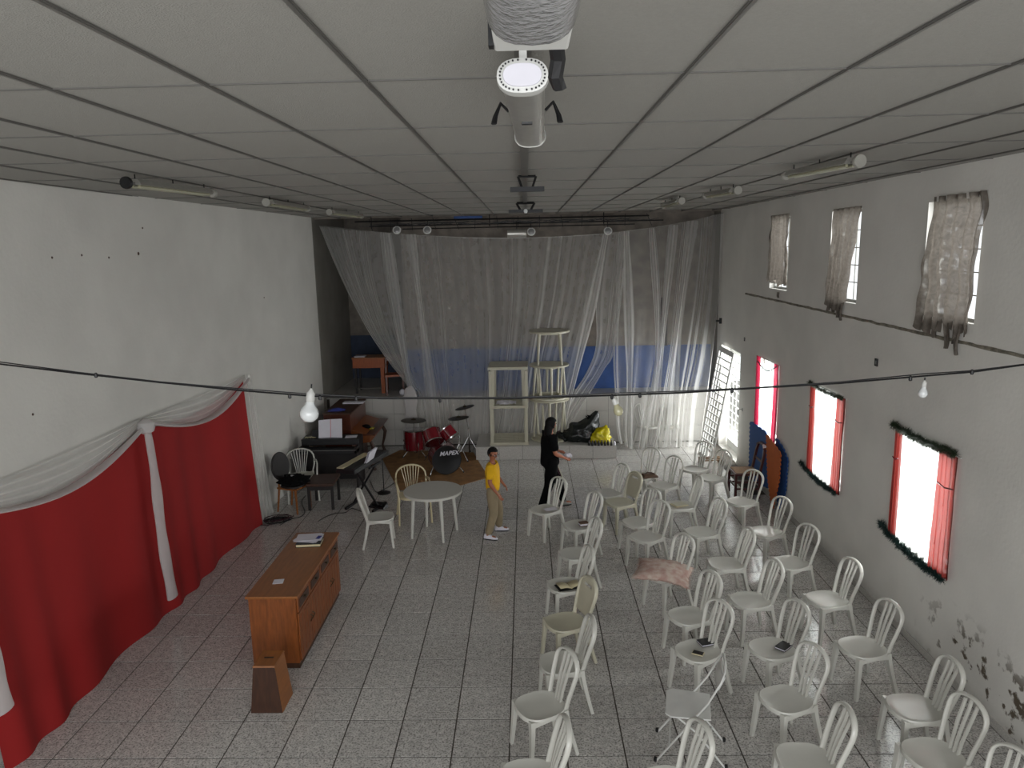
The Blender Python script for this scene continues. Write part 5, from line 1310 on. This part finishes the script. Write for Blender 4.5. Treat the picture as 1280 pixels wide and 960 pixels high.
def human(label, loc, rz, Ht, J, looks, hair, build=1.0):
    """J: joints in metres for a 1.70 m figure, x forward, y to the figure's left"""
    s = Ht/1.70; t = thing('person', label, 'person', loc, rz)
    J = {k: Vector(v)*s for k, v in J.items()}
    w = build*s
    hd = J['head']; f = looks['dir'].normalized(); side = Vector((0, 0, 1)).cross(f).normalized(); up = f.cross(side)
    neck = J['neck']
    ch = []
    torso = [(J['pelvis'], (.095*w, .085*w)), (J['waist'], (.095*w, .085*w)), (J['chest'], (.135*w, .10*w)), (J['chest'].lerp(neck, .65), (.085*w, .07*w)), (neck, .048*s), (neck.lerp(hd, .45), .047*s),
             (hd-up*.035*s+f*.012*s, (.066*s, .075*s)), (hd+up*.035*s, (.076*s, .088*s)), (hd+up*.085*s, (.060*s, .066*s))]
    ch.append(torso)
    for a, q in (('L', 1), ('R', -1)):
        sh, el, wr, hp, kn, an = J['sh'+a], J['el'+a], J['wr'+a], J['hip'+a], J['kn'+a], J['an'+a]
        ch.append([(J['chest'], (.135*w, .10*w)), (sh, .052*w), (sh.lerp(el, .5), .043*w), (el, .037*w), (el.lerp(wr, .35), .036*w), (wr, .022*s)])
        hv = (wr-el).normalized(); hd_dir = J.get('hd'+a, hv*1.0)
        ch += hand_chains(wr, hd_dir, looks.get('thumb'+a, Vector((1, 0, 0))), s)
        fd = J.get('toe'+a, an+Vector((.15, q*.02, -.06))*s)
        ch.append([(J['pelvis'], (.095*w, .085*w)), (hp, .065*w), (hp.lerp(kn, .5), .062*w), (kn, .054*w), (kn.lerp(an, .4), .052*w), (an, .035*s), (an+Vector((-.02, 0, -.045))*s, .036*s), (fd.lerp(an, .35), .032*s), (fd, .026*s)])
    # nose and ears grow from the head
    hc = hd-up*.035*s+f*.012*s
    ch.append([(hc, (.066*s, .075*s)), (hc+f*.055*s+up*.018*s, .022*s), (hc+f*.088*s+up*.006*s, .013*s)])
    for q in (1, -1): ch.append([(hc, (.066*s, .075*s)), (hc+side*q*.062*s+up*.02*s-f*.01*s, .014*s), (hc+side*q*.078*s+up*.024*s-f*.016*s, .010*s)])
    body = skin('body', ch, looks['skin'], t)
    for q in (1, -1):
        e = hc+f*.070*s+side*q*.030*s+up*.036*s
        MB().lathe([(.003*s, -.010*s), (.011*s, -.006*s), (.012*s, 0), (.009*s, .007*s), (.002*s, .010*s)], 10, e, f.to_track_quat('Z', 'Y').to_matrix()).build('eye', M['paper'], t, smooth=True)
        MB().lathe([(.005*s, 0), (.004*s, .012*s)], 8, e+f*.002*s, f.to_track_quat('Z', 'Y').to_matrix()).build('pupil', M['hair'], t)
        MB().sweep([e+up*.020*s-side*q*.014*s+f*.004*s, e+up*.025*s+f*.006*s, e+up*.019*s+side*q*.016*s], .0035*s, 6).build('eyebrow', M['hair'], t)
    mo = hc+f*.076*s-up*.028*s
    MB().sweep([mo-side*.022*s-f*.008*s, mo, mo+side*.022*s-f*.008*s], [(.003*s, .003*s), (.006*s, .005*s), (.003*s, .003*s)], 6).build('mouth', looks['lips'], t, smooth=True)
    return t, J, s, (hd, f, side, up, hc)
M['lips'] = mat('lips', srgb(140, 70, 62), .5)
# ---- boy in the yellow T-shirt -----------------------------------
H_B = 1.42
bl = at(616, 667, 2, 0)
face_dir = Vector((.80, -.62, -.05))
JB = dict(pelvis=(0, 0, .90), waist=(.005, 0, 1.03), chest=(.0, 0, 1.24), neck=(.0, 0, 1.42), head=(.025, -.005, 1.555),
          shL=(0, .165, 1.35), elL=(.03, .225, 1.10), wrL=(.17, .20, .93), shR=(-.005, -.165, 1.35), elR=(-.01, -.215, 1.07), wrR=(.13, -.20, .86),
          hipL=(.0, .085, .86), knL=(.08, .15, .48), anL=(.06, .22, .085), hipR=(0, -.085, .86), knR=(.035, -.14, .47), anR=(-.07, -.21, .085),
          toeL=(.22, .245, .03), toeR=(.09, -.24, .03))
t, J, s, (hd, f, side, up, hc) = human('boy in yellow T-shirt and khaki trousers standing beside the round table', (bl.x+.02, bl.y-.05, 0), math.radians(-8), H_B, JB, dict(dir=face_dir, skin=M['skin_b'], lips=M['lips'], thumbL=Vector((.4, -1, .3)), thumbR=Vector((.4, 1, .3))), None, 1.12)
def grow(ch, k): return [(p, tuple(x+k for x in (r if isinstance(r, tuple) else (r, r)))) for p, r in ch]
w = s*1.14
pel, wa, cst, nk = J['pelvis'], J['waist'], J['chest'], J['neck']
skin('t_shirt', [grow([(pel+Vector((0, 0, -.07)), (.145*w, .125*w)), (wa, (.128*w, .112*w)), (cst, (.142*w, .108*w)), (cst.lerp(nk, .62), (.092*w, .078*w)), (cst.lerp(nk, .80), (.062*w, .058*w))], .010)]+
     [grow([(cst, (.142*w, .108*w)), (J['sh'+a], .060*w), (J['sh'+a].lerp(J['el'+a], .5), .058*w), (J['sh'+a].lerp(J['el'+a], .80), .060*w)], .010) for a in 'LR'], M['yellow_cloth'], t)
def legs(name, m, knee, ank, g_):
    q = lambda a_: Vector((0, (.055 if a_ == 'L' else -.055)*w, 0))
    return skin(name, [grow([(pel+q(a_)+Vector((0, 0, .09*s)), (.075*w, .098*w)), (pel+q(a_), (.085*w, .112*w)), (J['hip'+a_]-Vector((0, 0, .03)), (.094*w, .10*w)), (J['hip'+a_].lerp(J['kn'+a_], .5), .086*w), (J['kn'+a_], knee*w), (J['kn'+a_].lerp(J['an'+a_], .5), (knee+ank)/2*w), (J['an'+a_]+Vector((0, 0, -.01)), ank*w)], g_) for a_ in 'LR'], m, t)
legs('trousers', M['khaki'], .070, .056, .008)
def shoe(an, toe, m, sole, parent, s):
    d = (toe-an); d.z = 0; d.normalize(); a = math.atan2(d.y, d.x); R = Matrix.Rotation(a, 3, 'Z'); c = Vector((an.x, an.y, 0))
    def ring(x, w_, h): return [(x, w_*math.cos(q*PI/5), h*max(math.sin(q*PI/5), 0)+.015) for q in range(6)]+[(x, -w_*math.cos(q*PI/5)*1.0, .012) for q in range(6)]
    vs = []; n = 12; prof = [(-.075, .020, .05), (-.065, .035, .075), (-.02, .040, .085), (.04, .042, .070), (.10, .045, .048), (.15, .036, .034), (.175, .012, .02)]
    for x, w_, h in prof: vs += [c+R @ (Vector(p)*s) for p in ring(x, w_, h)]
    fs = [(i*n+k, i*n+(k+1) % n, (i+1)*n+(k+1) % n, (i+1)*n+k) for i in range(len(prof)-1) for k in range(n)]+[tuple(range(n-1, -1, -1)), tuple((len(prof)-1)*n+k for k in range(n))]
    MB().add(vs, fs).build('shoe', m, parent, smooth=True, ang=70)
    vs = []
    outl = [(-.08, .0), (-.07, .034), (.0, .043), (.08, .048), (.15, .040), (.182, .0), (.15, -.040), (.08, -.048), (.0, -.043), (-.07, -.034)]
    m_ = len(outl)
    MB().add([c+R @ (Vector((x, y, z))*s) for z in (0, .018) for x, y in outl], [tuple(range(m_-1, -1, -1)), tuple(range(m_, 2*m_))]+[(k, (k+1) % m_, m_+(k+1) % m_, m_+k) for k in range(m_)]).build('shoe_sole', sole, parent)
shoe(J['anL'], J['toeL'], M['paper'], M['black'], t, s*1.08); shoe(J['anR'], J['toeR'], M['paper'], M['black'], t, s*1.08)
def hair_cap(parent, hd, f, side, up, s, long_=False):
    bm = bmesh.new(); bmesh.ops.create_icosphere(bm, subdivisions=4, radius=1)
    c = hd+up*.028*s-f*.008*s
    kill = []
    for v in bm.verts:
        n = v.co.copy(); 
        front = n.x; h = n.z
        if (front > .35 and h < .30) or (h < -.55 and not long_) or (h < -.1 and front > -.1 and not long_ ): kill.append(v); continue
        r = Vector((.102, .090, .108))*s*(1+.035*mnoise.noise(n*6))
        v.co = c+f*n.x*r.x+side*n.y*r.y+up*n.z*r.z
    bmesh.ops.delete(bm, geom=kill, context='VERTS')
    me = bpy.data.meshes.new('hair'); bm.to_mesh(me); bm.free(); me.materials.append(M['hair'])
    for p in me.polygons: p.use_smooth = True
    o = bpy.data.objects.new('hair', me); COL.objects.link(o); o.parent = parent
    md = o.modifiers.new('t', 'SOLIDIFY'); md.thickness = .006; md.offset = 1
    return o
hair_cap(t, hd, f, side, up, s)
gl = MB()
for q in (1, -1):
    e = hc+f*.090*s+side*q*.032*s+up*.034*s
    gl.sweep([e+side*.024*s*math.cos(k*PI/6)+up*.017*s*math.sin(k*PI/6) for k in range(12)], .0028*s, 6, closed=True, up=f)
    gl.tube(e+side*q*.024*s, hc+side*q*.078*s+up*.034*s-f*.01*s, .0025*s, 5)
gl.tube(hc+f*.092*s+side*.008*s+up*.036*s, hc+f*.092*s-side*.008*s+up*.036*s, .003*s, 5)
gl.build('glasses', M['black'], t)
# ---- woman in black, walking right with her back half turned ---------------
wl_ = at(688, 637, 2, 0)
H_W = 1.60
JW = dict(pelvis=(0, 0, .93), waist=(-.005, 0, 1.06), chest=(.0, 0, 1.25), neck=(.01, 0, 1.43), head=(.035, 0, 1.575),
          shL=(.01, .165, 1.37), elL=(.06, .21, 1.12), wrL=(.24, .10, 1.04), shR=(-.01, -.165, 1.37), elR=(.01, -.225, 1.10), wrR=(.22, -.15, .98),
          hipL=(.0, .09, .88), knL=(.21, .09, .49), anL=(.30, .10, .085), hipR=(0, -.09, .88), knR=(-.07, -.10, .48), anR=(-.24, -.11, .10),
          toeL=(.47, .11, .03), toeR=(-.08, -.12, .03))
t, J, s, (hd, f, side, up, hc) = human('woman with long black hair in black top walking right past the stacked tables', (wl_.x, wl_.y, 0), math.radians(22), H_W, JW, dict(dir=Vector((1, .12, -.12)), skin=M['skin'], lips=M['lips'], thumbL=Vector((.2, -1, .6)), thumbR=Vector((.2, 1, .6))), None, 1.12)
w = s*1.24; pel, wa, cst, nk = J['pelvis'], J['waist'], J['chest'], J['neck']
skin('top', [grow([(pel+Vector((0, 0, -.13)), (.150*w, .135*w)), (pel, (.142*w, .125*w)), (wa, (.128*w, .112*w)), (cst, (.145*w, .115*w)), (cst.lerp(nk, .62), (.095*w, .078*w)), (cst.lerp(nk, .84), (.060*w, .055*w))], .010)]+
     [grow([(cst, (.145*w, .115*w)), (J['sh'+a], .060*w), (J['sh'+a].lerp(J['el'+a], .55), .058*w), (J['sh'+a].lerp(J['el'+a], .88), .056*w)], .010) for a in 'LR'], M['black_cloth'], t)
legs('leggings', M['black_cloth'], .064, .044, .008)
# maroon wrap hanging at the hip
skin('maroon_sarong', [[(J['hipL']+Vector((.05, -.02, .02)), (.09, .075)), (J['hipL'].lerp(J['knL'], .5)+Vector((.035, -.01, 0)), (.085, .075)), (J['knL']+Vector((.012, 0, .02)), (.074, .07))]], M['maroon'], t)
MB().sweep([J['hipL']+Vector((.12, -.07, .0)), J['hipL'].lerp(J['knL'], .5)+Vector((.10, -.065, 0)), J['knL']+Vector((.075, -.05, 0))], .009, 6).build('light_stripe', M['plastic_old'], t)
for a in 'LR': shoe(J['an'+a], J['toe'+a], M['steel'] if a == 'L' else M['black'], M['black'], t, s)
hair_cap(t, hd, f, side, up, s, True)
skin('long_hair', [[(hd+up*.045*s-f*.02*s, (.085*s, .088*s)), (hd-up*.03*s-f*.045*s, (.092*s, .080*s)), (hd-up*.12*s-f*.055*s, (.098*s, .070*s)), (hd-up*.21*s-f*.06*s, (.088*s, .055*s)), (hd-up*.27*s-f*.06*s, (.055*s, .035*s))]], M['hair'], t)
wp = Matrix.Rotation(math.radians(22), 3, 'Z') @ ((J['wrL']+J['wrR'])/2+Vector((.09, -.03, 0)))
t = thing('white_bundle', 'small white cloth held in the hands of the woman in black', 'cloth', (wl_.x+wp.x, wl_.y+wp.y, wp.z-.05))
blob('cloth', M['paper'], t, (0, 0, .03), .065, .05, .04, .35, 21)
